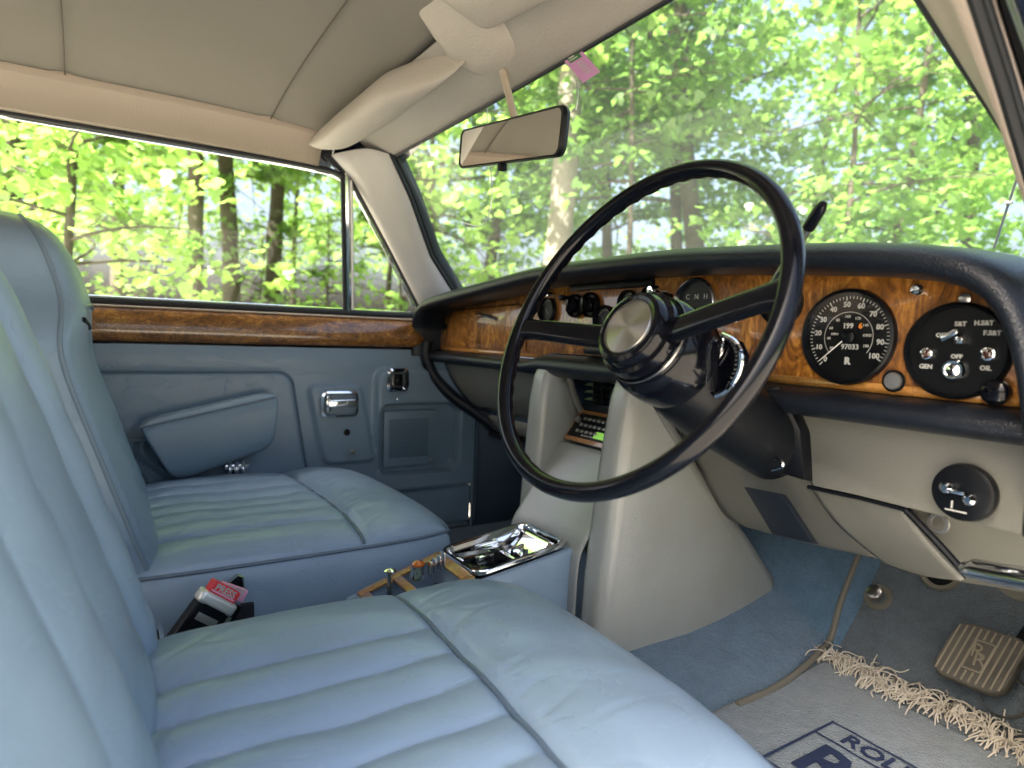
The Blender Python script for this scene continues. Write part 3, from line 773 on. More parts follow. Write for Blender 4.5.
# cluster dials and rotary switches
def small(name, px, py, r, kind):
    x, z = onf(px, py); o = gauge(name, x, z, r)
    if kind == 'rot':
        MB().lathe([(r*.60, 0), (r*.60, .006), (r*.52, .010), (r*.1, .011), (0, .011)], (x, FY-.003, z), (0, -1, 0), 28).box((x, FY-.019, z), (r*.30, .012, r*1.05), .002).build('rotary_knob', M['black_gloss'], o)
    else:
        q = MB()
        for k in range(9):
            a = math.radians(150-15*k); q.add([(x+math.cos(a)*rr-math.sin(a)*w_, FYs, z+math.sin(a)*rr+math.cos(a)*w_) for rr, w_ in ((r*.62, -.0004), (r*.8, -.0004), (r*.8, .0004), (r*.62, .0004))], [(0, 1, 2, 3)])
        a = math.radians(128); q.add([(x-.0004, FYs-.001, z-r*.3), (x+.0004, FYs-.001, z-r*.3), (x+math.cos(a)*r*.75, FYs-.001, z+math.sin(a)*r*.6)], [(0, 1, 2)])
        q.build('scale_and_needle', M['white'], o, smooth=False)
    return o
small('fuel_gauge', 549, 310, .027, 'dial')
small('rotary_switch', 577, 306, .022, 'rot'); small('rotary_switch', 592, 305, .023, 'rot')
small('oil_gauge', 606, 320, .026, 'dial'); small('ammeter', 630, 303, .022, 'dial'); small('rotary_switch', 652, 299, .020, 'rot')
x, z = onf(697, 305); ck = gauge('temperature_gauge', x, z, .040, rim='chrome')
q = MB(); q.text('C   N   H', .011, TX(x, z+.012, FYs)); q.build('numerals', M['white'], ck, smooth=False)
x, z = onf(783, 303); gauge('clock', x, z, .030)
def knob(name, px, py, r, m, d=.012):
    x, z = onf(px, py)
    return MB().lathe([(r*.7, 0), (r*.7, d*.4), (r, d*.5), (r, d*.85), (r*.7, d), (0, d*1.02)], (x, FY, z), (0, -1, 0), 24).build(name, M[m], dash)
knob('toggle_knob', 558, 296, .0065, 'chrome', .03); knob('toggle_knob', 568, 298, .0055, 'black', .02); knob('toggle_knob', 663, 291, .008, 'chrome', .03); knob('toggle_knob', 671, 296, .006, 'black', .02)
knob('door_lock_button', 923, 291, .0062, 'chrome', .018); knob('fascia_screw', 967, 299, .0055, 'steel', .006)
knob('blanking_plug', 895, 381, .0125, 'black', .004); knob('cigar_lighter', 1002, 392, .0125, 'black_gloss', .020); knob('glovebox_lock', 446, 326, .010, 'black', .008)
x, z = onf(895, 381); MB().lathe([(.010, 0), (.009, .002), (0, .0022)], (x, FY-.0045, z), (0, -1, 0), 24).build('plug_centre', M['satin'], dash)
a, b = onf(572, 288), onf(655, 283)
MB().box(((a[0]+b[0])/2, FY-.002, (a[1]+b[1])/2), (b[0]-a[0], .008, .013), .003).build('demister_slot', M['black'], dash)
# glovebox lid outline (a shut line), handle
gx = MB()
ol = [(-.625, .590), (-.60, .668), (-.585, .680), (-.27, .690), (-.245, .680), (-.235, .590)]
gb = MB().prism([(x, FY-.0035, z) for x, z in [(-.622, .589), (-.600, .662), (-.588, .674), (-.268, .686), (-.245, .676), (-.235, .589)]], (0, .004, 0), .0008).build('glovebox_lid', M['walnut'], dash, angle=30)
gx.tube([(x, FY-.002, z) for x, z in ol], .0012, 5); gx.build('shut_line', M['black'], gb)
hx_ = onf(489, 316)
MB().tube([(hx_[0]-.045, FY-.004, hx_[1]+.002), (hx_[0]-.03, FY-.013, hx_[1]+.004), (hx_[0]+.02, FY-.013, hx_[1]-.002), (hx_[0]+.04, FY-.004, hx_[1]-.008)], .0038, 8, smooth=5).build('glovebox_handle', M['chrome'], gb)
x, z = onf(690, 348)
MB().box((.02, FY-.006, .598), (.10, .010, .012), .003).build('vent_lever', M['black'], dash)

# --- driver's side knee panels
def patch(name, rows, m, thick=.014, n=14, k=5, bulge=None):
    """rows: list of lists of (px,py,Y) measured along the panel edges"""
    R_ = [lin(spline([at(a, b, Y=c) for a, b, c in r], k), n) for r in rows]
    R_ = np.array(R_)
    C_ = np.array([spline(R_[:, j], k) for j in range(n)]).transpose(1, 0, 2)
    return MB().grid(C_).build(name, M[m], dash, thick=thick, angle=60)
MB().prism([(.385, .752, .545), (.72, .752, .54)]+[tuple(at(*p, Y=.764)) for p in ((1060, 543), (1024, 536), (960, 521), (906, 508), (850, 494), (812, 486), (802, 455))], (0, .02, 0), .004).build('column_knee_panel', M['cream_shaded'], dash)
MB().tube([at(808, 487, Y=.768), at(860, 498, Y=.768), at(905, 509.5, Y=.768)], .0028, 6).build('shut_line', M['black'], dash)
patch('drop_panel', [[(812, 484, .79), (850, 492, .785), (903, 505, .78)], [(840, 522, .82), (880, 532, .81), (935, 545, .785)], [(885, 559, .86), (925, 572, .83), (966, 578, .79)]], 'cream_shaded', thick=.006)
MB().tube([at(906, 510, Y=.772), at(938, 543, Y=.772), at(968, 577, Y=.776)], .0042, 8, smooth=5).build('shut_line', M['black'], dash)
patch('centre_knee_panel', [[(672, 418, .80), (730, 440, .80), (800, 470, .80)], [(694, 462, .84), (750, 470, .83), (812, 487, .80)], [(722, 512, .90), (775, 515, .87), (850, 530, .83)], [(745, 527, .95), (806, 543, .90), (884, 560, .865)]], 'cream_shaded')
patch('recess_panel', [[(905, 505, .80), (960, 518, .80), (1040, 536, .80)], [(930, 545, .84), (980, 552, .84), (1040, 562, .84)], [(960, 582, .88), (1000, 588, .88), (1040, 596, .88)]], 'cream_shaded')
p = at(940, 523, Y=.805)
MB().lathe([(.010, 0), (.012, .003), (.011, .006), (.008, .006), (.0075, .001)], tuple(p), (0, -1, 0), 24).build('recess_ring', M['satin'], dash)
# hanging dark flap
P4 = [at(750, 488, Y=.775), at(787, 495, Y=.765), at(820, 545, Y=.795), at(779, 536, Y=.805)]
MB().prism([tuple(q) for q in P4], (.0, -.016, .004), .003).build('fuse_flap', mat('flap_vinyl', (.010, .014, .022), .4, bump=(300, .2)), dash)
# round instrument under the panel
c = at(966, 492, Y=.755)
rs = MB().lathe([(.028, -.006), (.0305, .002), (.029, .009), (.025, .0105), (.0, .011)], tuple(c), (0, -1, 0), 36).build('air_control', M['black'], dash)
q = MB()
q.lathe([(.006, 0), (.006, .006), (.003, .009), (0, .009)], (c[0]-.012, c[1]-.012, c[2]+.004), (0, -1, 0), 18)
q.lathe([(.006, 0), (.006, .006), (.003, .009), (0, .009)], (c[0]+.010, c[1]-.012, c[2]-.004), (0, -1, 0), 18); q.box((c[0]-.001, c[1]-.016, c[2]+.001), (.012, .004, .004), .001)
q.build('control_knobs', M['chrome'], rs)
q = MB(); q.box((c[0]-.006, c[1]-.0145, c[2]-.013), (.0015, .001, .008), 0); q.box((c[0]-.002, c[1]-.0145, c[2]-.019), (.020, .001, .0015), 0); q.build('control_marks', M['white'], rs)

# ============================================================ STEERING WHEEL
wh = thing('steering_wheel', 'thin rimmed black two spoke steering wheel with round brushed metal horn button', 'steering wheel', (.365, .478, .639))
WC = np.array([.365, .478, .639]); tt, ww = math.radians(25.3), math.radians(1.)
Nw = np.array([math.sin(ww)*math.cos(tt), -math.cos(ww)*math.cos(tt), math.sin(tt)])
Uw = np.array([math.cos(ww), math.sin(ww), 0]); Vw = np.cross(Nw, Uw); Vw = -Vw if Vw[2] < 0 else Vw
def W(u, v, s=0.): return WC+Uw*u+Vw*v+Nw*s
def on_wheel(px, py, s=0.):
    r = ROT @ np.array([(px-512)/F, (py-384)/F, 1.]); o = WC+Nw*s
    t = (o-EYE).dot(Nw)/r.dot(Nw); d = EYE+t*r-o; return d.dot(Uw), d.dot(Vw)
RW = .1945
G = []
for k in range(160):
    a = 2*PI*k/160
    row = []
    for j in range(20):
        b = 2*PI*j/20; rr = .0098; 
        du = math.cos(b)*rr; ds = math.sin(b)*rr*1.12
        # finger grips moulded on the back
        if ds < 0 and du < .006: ds *= 1+.10*math.cos(a*48); du *= 1+.05*math.cos(a*48)
        row.append(W(math.cos(a)*(RW+du), math.sin(a)*(RW+du), ds))
    G.append(row)
MB().grid(G, cu=True, cv=True).build('rim', M['black_gloss'], wh)
for side, pj, ph in ((-1, (520, 328), (612, 345)), (1, (788, 290), (690, 330))):
    ju, jv = on_wheel(*pj); aj = math.atan2(jv, ju)
    J = np.array([math.cos(aj)*(RW), math.sin(aj)*(RW)])
    H = J*.15+np.array([0, -.004])
    G = []
    for k in range(20):
        t = k/19; c2 = J*(1-t)+H*t; s_ = -.002-.030*t**1.2
        d = (H-J)/vlen(H-J); nrm = np.array([-d[1], d[0]])
        hw = .0135+.006*(1-min(1, t/.18))**2+.002*t; th = .0085
        row = []
        for j in range(16):
            b = 2*PI*j/16; e = np.sign(math.cos(b))*abs(math.cos(b))**.7*hw; z_ = np.sign(math.sin(b))*abs(math.sin(b))**.9*th
            q = c2+nrm*e; row.append(W(q[0], q[1], s_+z_))
        G.append(row)
    MB().grid(G, cv=True).build('spoke', M['black_gloss'], wh, sub=1)
def wl(prof, n=64): return MB().lathe(prof, tuple(WC), tuple(Nw), n)
wl([(.046, -.022), (.0455, -.014), (.043, -.009), (.038, -.007), (.034, -.0085), (.033, -.0105)]).build('hub_ring', M['black_gloss'], wh)
wl([(.0332, -.011), (.0332, -.0085), (.0325, -.0075), (.0318, -.0075)]).build('button_bezel', M['steel'], wh)
# spun-metal disc
m = bpy.data.materials.new('spun_metal'); m.use_nodes = True
b = m.node_tree.nodes['Principled BSDF']; b.inputs['Base Color'].default_value = (.55, .53, .50, 1); b.inputs['Metallic'].default_value = 1; b.inputs['Roughness'].default_value = .32
b.inputs['Anisotropic'].default_value = .95; b.inputs['Anisotropic Rotation'].default_value = .25
tg = m.node_tree.nodes.new('ShaderNodeTangent'); tg.direction_type = 'RADIAL'; tg.axis = 'Z'
M['spun'] = m
hb = MB(); n = 64
disc = [(0, 0, .0013)]+[(math.cos(2*PI*k/n)*r_, math.sin(2*PI*k/n)*r_, .0013*(1-(r_/.032)**2)) for r_ in (.008, .016, .024, .0322) for k in range(n)]
fs = [(0, 1+k, 1+(k+1) % n) for k in range(n)]
for q_ in range(3): fs += [(1+q_*n+k, 1+(q_+1)*n+k, 1+(q_+1)*n+(k+1) % n, 1+q_*n+(k+1) % n) for k in range(n)]
hb.add(disc, fs); ho = hb.build('horn_button', m, None)
m.node_tree.links.new(tg.outputs[0], b.inputs['Tangent'])
ho.parent = wh
R3 = Matrix((Vector(Uw), Vector(Vw), Vector(np.cross(Uw, Vw)))).transposed()
if Vector(np.cross(Uw, Vw)).dot(Vector(Nw)) < 0: R3 = Matrix((Vector(Uw), Vector(-Vw), Vector(Nw))).transposed()
mm4 = R3.to_4x4(); mm4.translation = Vector(WC+Nw*-.0085)-Vector(wh.location); ho.matrix_local = mm4
wl([(.046, -.022), (.051, -.024), (.0525, -.034), (.051, -.040), (.052, -.041)]).build('hub_band', M['black_gloss'], wh)
wl([(.052, -.041), (.057, -.046), (.061, -.060), (.0625, -.085), (.060, -.098), (.040, -.100)]).build('hub_boss', M['black_gloss'], wh)
wl([(.0535, -.0405), (.0545, -.0395), (.0545, -.0420), (.0535, -.0425)]).build('hub_chrome_line', M['steel'], wh)

# ============================================================ STEERING COLUMN
sc_ = thing('steering_column', 'black steering column shroud behind the wheel with chrome gear selector lever and quadrant', 'steering column', (.365, .62, .56))
G = []
for s_, ru, rv, dz in ((-.096, .048, .048, 0), (-.105, .052, .052, -.002), (-.14, .054, .055, -.006), (-.20, .053, .052, -.010), (-.25, .052, .048, -.014), (-.32, .050, .045, -.016)):
    c = WC+Nw*s_+np.array([0, 0, dz])
    G.append([c+Uw*ru*math.cos(a)+Vw*rv*math.sin(a)*(1.15 if math.sin(a) < 0 else .9) for a in np.linspace(0, 2*PI, 36, endpoint=False)])
m_ = MB().grid(G, cv=True); m_.f.append(tuple(range(36))); m_.mi.append(0); m_.build('shroud', M['black'], sc_, sub=1)
# lower support panel, black, running down under the dash
pl = [at(*p, Y=y) for p, y in (((735, 402), .70), ((778, 385), .72), ((800, 430), .735), ((804, 480), .745), ((768, 470), .74), ((738, 447), .72))]
MB().prism([tuple(p) for p in pl], (0, .03, -.006), .004).build('lower_cowl', M['black'], sc_)
MB().tube([at(765, 462, Y=.725), at(778, 458, Y=.71), at(783, 466, Y=.705), at(772, 470, Y=.71)], .0022, 6, smooth=4).build('release_catch', M['chrome'], sc_)
MB().tube([at(735, 435, Y=.70), at(742, 431, Y=.69), at(748, 424, Y=.69)], .0025, 6, smooth=4).build('catch_wire', M['chrome'], sc_)
# selector lever
l0, l1 = at(765, 298, Y=.64), at(820, 209, Y=.575)
lv = MB().tube(lin([l0, l1], 8), [.0052, .0050, .0048, .0046, .0044, .0042], 12).build('selector_lever', M['steel'], sc_)
l2 = l1+(l1-l0)*.05
MB().tube([l1-(l1-l0)*.18, l1, l2], [.0062, .0060, .0040], 12).build('lever_tip', M['black_gloss'], lv)
# quadrant: serrated chrome arc window
q = MB(); arc = [at(*p, Y=.575) for p in ((722, 335), (735, 342), (741, 356), (738, 374), (727, 390), (716, 396))]
arc2 = [at(*p, Y=.575) for p in ((700, 382), (713, 366), (722, 350), (722, 335))]
q.tube(arc, .0032, 8, smooth=5); q.tube(arc2, .002, 8, smooth=5); q.tube([arc[-1], arc2[0]], .003, 8)
for k, p in enumerate(spline(arc, 4)[3:-2]):
    q.box(tuple(p+np.array([-.004, 0, 0])), (.006, .004, .003), .001)
q.build('gear_quadrant', M['chrome'], sc_)
MB().prism([tuple(p+np.array([0, .004, 0])) for p in (*arc, *arc2[:-1])], (0, .010, 0)).build('quadrant_box', M['black_gloss'], sc_)

# ============================================================ CENTRE STACK
cs = thing('centre_stack', 'cream leather centre stack with black vents and a small radio between two padded wings', 'centre stack', (0, .75, .1))
def wing(x0, x1, outline, bulge):
    n = len(outline); xs_ = np.linspace(0, 1, 9); G = []
    for t in xs_:
        e = (1-abs(2*t-1)**4.5)**.5 if 0 < t < 1 else 0
        cx = np.mean(outline, 0)
        row = []
        for k, (y, z) in enumerate(outline):
            a, b = np.array(outline[k-1]), np.array(outline[(k+1) % n]); tg_ = b-a; nr = np.array([tg_[1], -tg_[0]]); nr /= vlen(nr)+1e-9
            p = np.array([y, z])-nr*.017*(1-e)*bulge
            row.append((x0+(x1-x0)*t, p[0], p[1]))
        G.append(row)
    m = MB().grid(G, cv=True)
    L = len(m.v); m.f += [tuple(range(n))[::-1], tuple(range(L-n, L))]; m.mi += [0, 0]
    return m.build('padded_wing', M['cream'], cs, angle=75)
o = [(.628, .05), (.77, .06), (.93, .09), (1.085, .125), (1.072, .178), (.995, .262), (.850, .405), (.735, .54), (.715, .562), (.690, .564), (.676, .535), (.662, .45), (.650, .36), (.638, .25)]
o = [tuple(p) for p in lin(o+[o[0]], 90)[:-1]]
wing(.114, .172, o, 1.3)
o = [(.670, .09), (.88, .09), (.86, .40), (.80, .46), (.783, .505), (.757, .552), (.742, .567), (.722, .567), (.708, .553), (.698, .50), (.692, .41), (.684, .29)]
o = [tuple(p) for p in lin(o+[o[0]], 90)[:-1]]
wing(-.150, -.100, o, 1)
xs = np.linspace(-.112, .104, 14)
G = [[(x, y+.006*((x+.01)/.075)**2*-1, z) for y, z in ((.756, .420), (.745, .402), (.722, .366), (.700, .332), (.675, .298), (.656, .275), (.650, .24), (.65, .10))] for x in xs]
MB().grid(G).build('centre_panel', M['cream'], cs, thick=.006, sub=1)
# radio on the slope
rd = MB()
ra, rb_ = np.array([0, .756, .4215]), np.array([0, .802, .476]); rdv = (rb_-ra); Lr = vlen(rdv); rdv /= Lr; rn = np.cross((1, 0, 0), rdv); rn = rn if rn[2] > 0 else -rn
def RD(x, t, h): return tuple(ra+rdv*t*Lr+rn*h+np.array([x, 0, 0]))
rd.prism([RD(-.104, .0, 0), RD(.096, 0, 0), RD(.096, 1, 0), RD(-.104, 1, 0)], tuple(rn*.004), .001)
ro = rd.build('radio', M['console_wood'], cs)
Rr = Matrix((Vector((1, 0, 0)), Vector(rdv), Vector(rn))).transposed()
MB().box(RD(-.004, .50, .005), (.178, Lr*.74, .004), .001, rot=Rr).build('radio_front', M['black'], ro)
MB().box(RD(.012, .28, .0078), (.056, Lr*.20, .0015), .0003, rot=Rr).build('radio_display', M['lcd'], ro)
MB().box(RD(.012, .80, .0078), (.100, Lr*.09, .0015), .0003, rot=Rr).build('cassette_slot', M['dial'], ro)
random.seed(3)
for i in range(6):
    for j, t in enumerate((.30, .50, .70)):
        kb = MB()
        x = -.068+.0135*i
        if i > 4 and j != 1: continue
        kb.box(RD(x, t, .0085), (.008, .0055, .0025), .0006, rot=Rr).build('radio_button', M['satin'], ro)
for x_, t_ in ((-.084, .62), (.066, .55)): MB().lathe([(.006, 0), (.006, .008), (.004, .009), (0, .009)], RD(x_, t_, .006), tuple(rn), 16).build('radio_knob', M['satin'], ro)
q = MB(); q.text('88 92 96 100', .006, frame(RD(-.035, .19, .0075), (1, 0, 0), rdv)); q.build('radio_print', M['white'], ro, smooth=False)
# vent grille
vg = MB().box((-.004, .835, .520), (.205, .02, .110), .002).build('vent_back', M['black'], cs)
q = MB()
for k in range(5): q.box((-.004, .813, .500+.0145*k), (.205, .012, .0022), .0006, rot=Matrix.Rotation(.35, 3, 'X'))
for x in (-.078, -.052, -.026, 0, .026, .052, .078): q.box((x, .809, .529), (.003, .006, .070), .0006)
q.box((.008, .802, .517), (.006, .012, .034), .002)
q.build('vent_slats', M['black_pad'], vg)
MB().box((-.004, .812, .484), (.205, .02, .018), .002).build('vent_sill', M['black_pad'], cs)
MB().lathe([(0, .002), (.003, .001), (.004, 0)], tuple(at(742, 536, X=.160)), (1, 0, 0), 12).build('panel_button', M['cream'], cs)

# ============================================================ CENTRE CONSOLE
cc_ = thing('centre_console', 'blue leather console between the seats with a wood switch panel and chrome ashtray', 'console', (0, .4, .08))
prof = [(.318, .10), (.318, .194), (.335, .199), (.348, .203), (.348, .165), (.462, .190), (.462, .238), (.474, .246), (.474, .205), (.645, .225), (.645, .268), (.668, .268), (.676, .262), (.684, .245), (.690, .10)]
MB().prism([(-.066, y, z) for y, z in prof], (.132, 0, 0), .0015).build('console_body', M['leather'], cc_, angle=35)
for sx_ in (-1, 1):
    pr = [(.315, .10), (.315, .194), (.348, .206), (.472, .244), (.60, .263), (.645, .270), (.668, .270), (.678, .262), (.686, .245), (.692, .10)]
    MB().prism([(sx_*.064, y, z) for y, z in pr], (sx_*.014, 0, 0), .0055).build('console_side', M['leather'], cc_, angle=50)
# wood frame
wf = MB()
zz = lambda y: .199+(y-.335)*.32+.003
def bar(x0, x1, y0, y1): wf.prism([(x0, y0, zz(y0)), (x1, y0, zz(y0)), (x1, y1, zz(y1)), (x0, y1, zz(y1))], (0, 0, .004), .0012)
bar(-.066, -.050, .33, .472); bar(.050, .066, .33, .472); bar(-.050, .050, .456, .472); bar(-.050, .050, .33, .344); bar(-.050, .050, .385, .398)
wo = wf.build('wood_frame', M['console_wood'], cc_)
q = MB().box((0, .405, .186), (.1, .125, .006), .001, rot=Matrix.Rotation(.22, 3, 'X')).build('switch_well', M['vinyl_dark'], cc_)
q = MB(); kp = at(390, 571, X=-.030); q.tube([(kp[0], kp[1], .175), tuple(kp)], .0042, 12); q.lathe([(0, .005), (.006, .004), (.0105, .0015), (.0105, 0), (0, -.001)], tuple(kp), (0, 0, 1), 24)
q.build('chrome_knob', M['chrome'], cc_)
kq = at(418, 564, X=-.020)
q = MB().lathe([(.012, 0), (.012, .010), (.0105, .013), (.0105, .022)], (kq[0], kq[1], kq[2]-.024), (0, 0, 1), 24).build('cigar_lighter', M['chrome'], cc_)
MB().lathe([(.0105, 0), (.0105, .003), (.006, .007), (0, .008)], (kq[0], kq[1], kq[2]-.002), (0, 0, 1), 24).build('lighter_cap', M['amber'], q)
q = MB()
for k in range(4): q.box(tuple(at(430+4.5*k, 568-3*k, X=-.006)), (.010, .004, .024), .0016)
q.build('window_switches', M['chrome'], cc_)
# chrome tray
ta, tb = np.array([0, .472, .2475]), np.array([0, .652, .2735]); tdv = tb-ta; Lt = vlen(tdv); tdv /= Lt; tn = np.cross((1, 0, 0), tdv); tn = tn if tn[2] > 0 else -tn
def TR_(x, t, h): return tuple(ta+tdv*t+tn*h+np.array([x, 0, 0]))
def ringp(w, l0, l1, r, h):
    pts = []
    for x, t in rrect(0, (l0+l1)/2, w, l1-l0, r, 6): pts.append(TR_(x, t, h))
    return pts
G = [ringp(.134, 0, Lt, .024, .000), ringp(.134, 0, Lt, .024, .005), ringp(.131, .0015, Lt-.0015, .023, .0075), ringp(.122, .006, Lt-.006, .020, .0075), ringp(.117, .0085, Lt-.0085, .018, .004), ringp(.115, .0095, Lt-.0095, .017, -.030)]
tr = MB().grid(G, cv=True).build('ashtray_frame', M['chrome'], cc_)
MB().prism([TR_(-.055, .01, -.032), (TR_(.055, .01, -.032)), TR_(.055, Lt-.01, -.032), TR_(-.055, Lt-.01, -.032)], tuple(tn*.003)).build('tray_floor', M['black_gloss'], tr)
G = [[TR_(x, .012+.075*t, -.006+.012*math.sin(PI*t)*0-.010*t) for t in np.linspace(0, 1, 6)] for x in (-.054, -.02)]
MB().grid(G).build('tray_lid', M['chrome'], tr, thick=.002)
G = []
for x in np.linspace(-.030, .050, 10): G.append([TR_(x, .028+.070*t, -.022+.018*math.sin(PI*t)) for t in np.linspace(0, 1, 12)])

MB().box(TR_(.012, .050, -.012), (.052, .066, .018), .004, rot=Matrix((Vector((1, 0, 0)), Vector(tdv), Vector(tn))).transposed()).build('ashtray_drawer', M['black_gloss'], tr)
MB().box(TR_(.008, .050, .001), (.014, .030, .010), .004, rot=Matrix((Vector((1, 0, 0)), Vector(tdv), Vector(tn))).transposed()).build('ashtray_handle', M['chrome'], tr)
G = [[TR_(x, .108+.055*t, -.026+.030*t**2) for t in np.linspace(0, 1, 10)] for x in np.linspace(-.045, .048, 8)]
MB().grid(G).build('tray_scoop', M['chrome'], tr, thick=.002)
MB().box(TR_(.0, .118, -.010), (.006, .040, .012), .002, rot=Matrix.Rotation(.5, 3, 'Z')).build('divider_tongue', M['chrome'], tr)
# ============================================================ FRONT SEATS
def sp1(v, c, w): return math.exp(-((v-c)/w)**2)
def seat(name, label, cx, dy, zoff, grooves, seam_y, inner, back):
    """inner: -1 / +1, side of the car centre as seen from the seat"""
    t = thing(name, label, 'car seat', (cx, .2+dy, .08), 'front seats')
    hx = .275; side = 1 if cx > 0 else -1; y0, y1 = -.03+dy, .488+dy; cy = (y0+y1)/2; hy_ = (y1-y0)/2
    ze = .257+zoff
    nu, nv = 150, 130
    S = np.sin(np.linspace(-PI/2, PI/2, nu)); S = S*.45+np.linspace(-1, 1, nu)*.55
    Tt = np.sin(np.linspace(-PI/2, PI/2, nv)); Tt = Tt*.45+np.linspace(-1, 1, nv)*.55
    gx = [cx+inner*(g) for g in grooves]
    glo, ghi = min(gx), max(gx)
    def pos(s, q):
        kq = .30 if q > 0 else .10
        x = cx+hx*s*math.sqrt(1-kq*q*q*.5*(abs(q)**2)); y = cy+hy_*q*math.sqrt(1-.14*s*s*abs(s)**2)-(.06*(x-cx)*side*(.5+.5*q))
        if q > 0: y += .012*(1-s*s)*q
        return x, y
    def ysm(x): return seam_y+.010*math.cos((x-cx)*5)-.004-.05*(x-cx)*side
    rs = random.Random(11+int(cx*10)); W_ = [(rs.uniform(-1, 1), rs.uniform(20, 60), rs.uniform(-1, 1), rs.uniform(0, 6)) for _ in range(7)]
    def height(x, y, s, q):
        env = max(0, 1-abs(s)**4.2)**.55*max(0, 1-abs(q)**5)**.5
        ys_ = ysm(x)
        h = .034*env
        fr = 1/(1+math.exp(-(y-ys_)/.004))            # front roll
        h += env*fr*.014*math.sin(PI*min(1, max(0, (y-ys_)/(y1-ys_))))**.6
        ctr = 1-fr
        # flutes
        fl = 0
        if glo-.004 < x < ghi+.004:
            for a, b in zip(sorted(gx)[:-1], sorted(gx)[1:]):
                if a <= x <= b: fl = math.sin(PI*(x-a)/(b-a))**.45*.0135
        else:
            d = (glo-x if x < glo else x-ghi); fl = .0135*min(1, d/.05)**.5 + .003*min(1, d/.1)
        fade = 1-math.exp(-((ys_-y)/.05)) if y < ys_ else 0
        h += env*ctr*fl*(.35+.65*fade)
        # cushion sinks a little in the middle of the sitting area
        h -= ctr*env*.010*sp1(x, cx, .13)*sp1(y, cy-.06, .12)
        # seam valley
        h -= .010*env*math.exp(-((y-ys_)/.0075)**2)
        # leather creases
        for a, f_, b, ph in W_:
            h += .0004*env*math.sin((x*a+y*b)*f_*2.2+ph+3*math.sin(x*17+ph)*b)
        # pull wrinkles radiating from the seam ends / rear
        h -= ctr*env*.0032*sp1(y, y0+.07, .06)*(1-abs(math.sin(x*38+42*y+1.4*math.sin(x*23+y*11))))**7
        h -= env*.0016*(1-abs(math.sin(x*19-27*y+1.8*math.sin(x*31+y*17+cx*9))))**14*(.3+.7*abs(math.sin(x*13+y*29)))
        h -= env*fr*.0028*sp1(y, ys_+.025, .035)*(1-abs(math.sin(x*52+18*y+1.5*math.sin(x*29))))**6
        return h
    P = np.zeros((nu, nv, 3))
    for i, s in enumerate(S):
        for j, q in enumerate(Tt):
            x, y = pos(s, q); P[i, j] = (x, y, ze+height(x, y, s, q))
    cu = MB().grid(P).build('seat_cushion', M['leather'], t, angle=75)
    loop = np.concatenate([P[:, 0], P[-1, 1:], P[::-1, -1][1:], P[0, ::-1][1:-1]])
    loop = loop[::2].copy(); loop[:, 2] = ze
    c0 = np.array([cx, cy, 0])
    def off(o, z): q = loop.copy(); d = q[:, :2]-c0[:2]; d /= np.linalg.norm(d, axis=1)[:, None]; q[:, :2] += d*o; q[:, 2] = z; return q
    MB().grid([off(0, ze), off(.006, ze-.012), off(.010, ze-.04), off(.008, ze-.09), off(.0, ze-.14), off(-.015, ze-.16)], cv=True).build('side_skirt', M['leather'], t, angle=75)
    MB().tube(off(.004, ze), .0030, 8, closed=True).build('edge_piping', M['piping'], cu)
    sx_ = [cx+hx*.997*math.sin(k) for k in np.linspace(-PI/2, PI/2, 70)]
    pts = []
    for x in sx_:
        s = (x-cx)/hx; y = ysm(x); q = (y-cy)/hy_
        pts.append((x, y, ze+height(x, y, min(.999, max(-.999, s)), q)+.0025))
    MB().tube(pts, .0029, 8).build('seam_piping', M['piping'], cu)
    MB().box((cx, cy-.01, .115), (.44, .40, .07), .01).build('seat_base', M['black'], t)

    # ---- backrest
    bs = -.33                      # recline, y per z
    zb, zt_ = .262+zoff, back['top']
    def wid(z):                    # half widths, narrowing to the head part
        k = (z-zb)/(zt_-zb)
        w = .268-.02*max(0, .1-k)*5
        w -= back['shoulder']*(1/(1+math.exp(-(z-back['zsh'])/.014)))
        e = max(0, (k-.86)/.14); w *= math.sqrt(max(0, 1-e**2.4))*1.0
        return max(w, .002)
    nb, na = 110, 110
    K = np.linspace(0, 1, nb); K = 1-(1-K)**1.35*1.0
    Sx = np.sin(np.linspace(-PI/2, PI/2, na))*.5+np.linspace(-1, 1, na)*.5
    P = np.zeros((nb, na, 3))
    g2 = back['grooves']
    for i, k in enumerate(K):
        z = zb+(zt_-zb)*k; w = wid(z)
        lo = .004
        ztop = zt_-.03*0
        for j, s in enumerate(Sx):
            x = cx+w*s
            lean_ = back.get('lean', 0)*(1/(1+math.exp(-(z-.61)/.02)))*(1-max(0, (z-.70)/.09)**2)
            yb = back['y0']+bs*(z-.28)+lean_
            sl = inner*s           # +1 at the outer... see below
            u = -sl                # u=+1 on the side next to the console
            env = max(0, 1-abs(s)**5)**.5*max(0, 1-((k-.5)*2)**12)**.5
            bulge = back['blg']*env
            d_in = (x-(cx-inner*.275))*inner if True else 0     # distance from the console side edge
            low = 1/(1+math.exp((z-back['zsh']+.02)/.02))
            bol = back['bol_in']*sp1(d_in, .055, .055)+back['bol_out']*sp1(d_in, .48, .055)
            bulge += env*bol*(.35+.65*low)
            fl = 0
            for a, b in zip(g2[:-1], g2[1:]):
                if a <= d_in <= b: fl = math.sin(PI*(d_in-a)/(b-a))**.6*back['fl']
            bulge += fl*env*low
            for g in g2: bulge -= .004*low*env*math.exp(-((d_in-g)/.004)**2)
            # headrest bulge
            bulge += env*(1-low)*back.get('head', .012)
            bulge += .0008*env*math.sin(z*60+x*25+2*math.sin(x*30+z*14))+.0010*env*sp1(z, zb+.05, .04)*math.sin(z*170+x*60)
            P[i, j] = (x, yb+bulge, z)
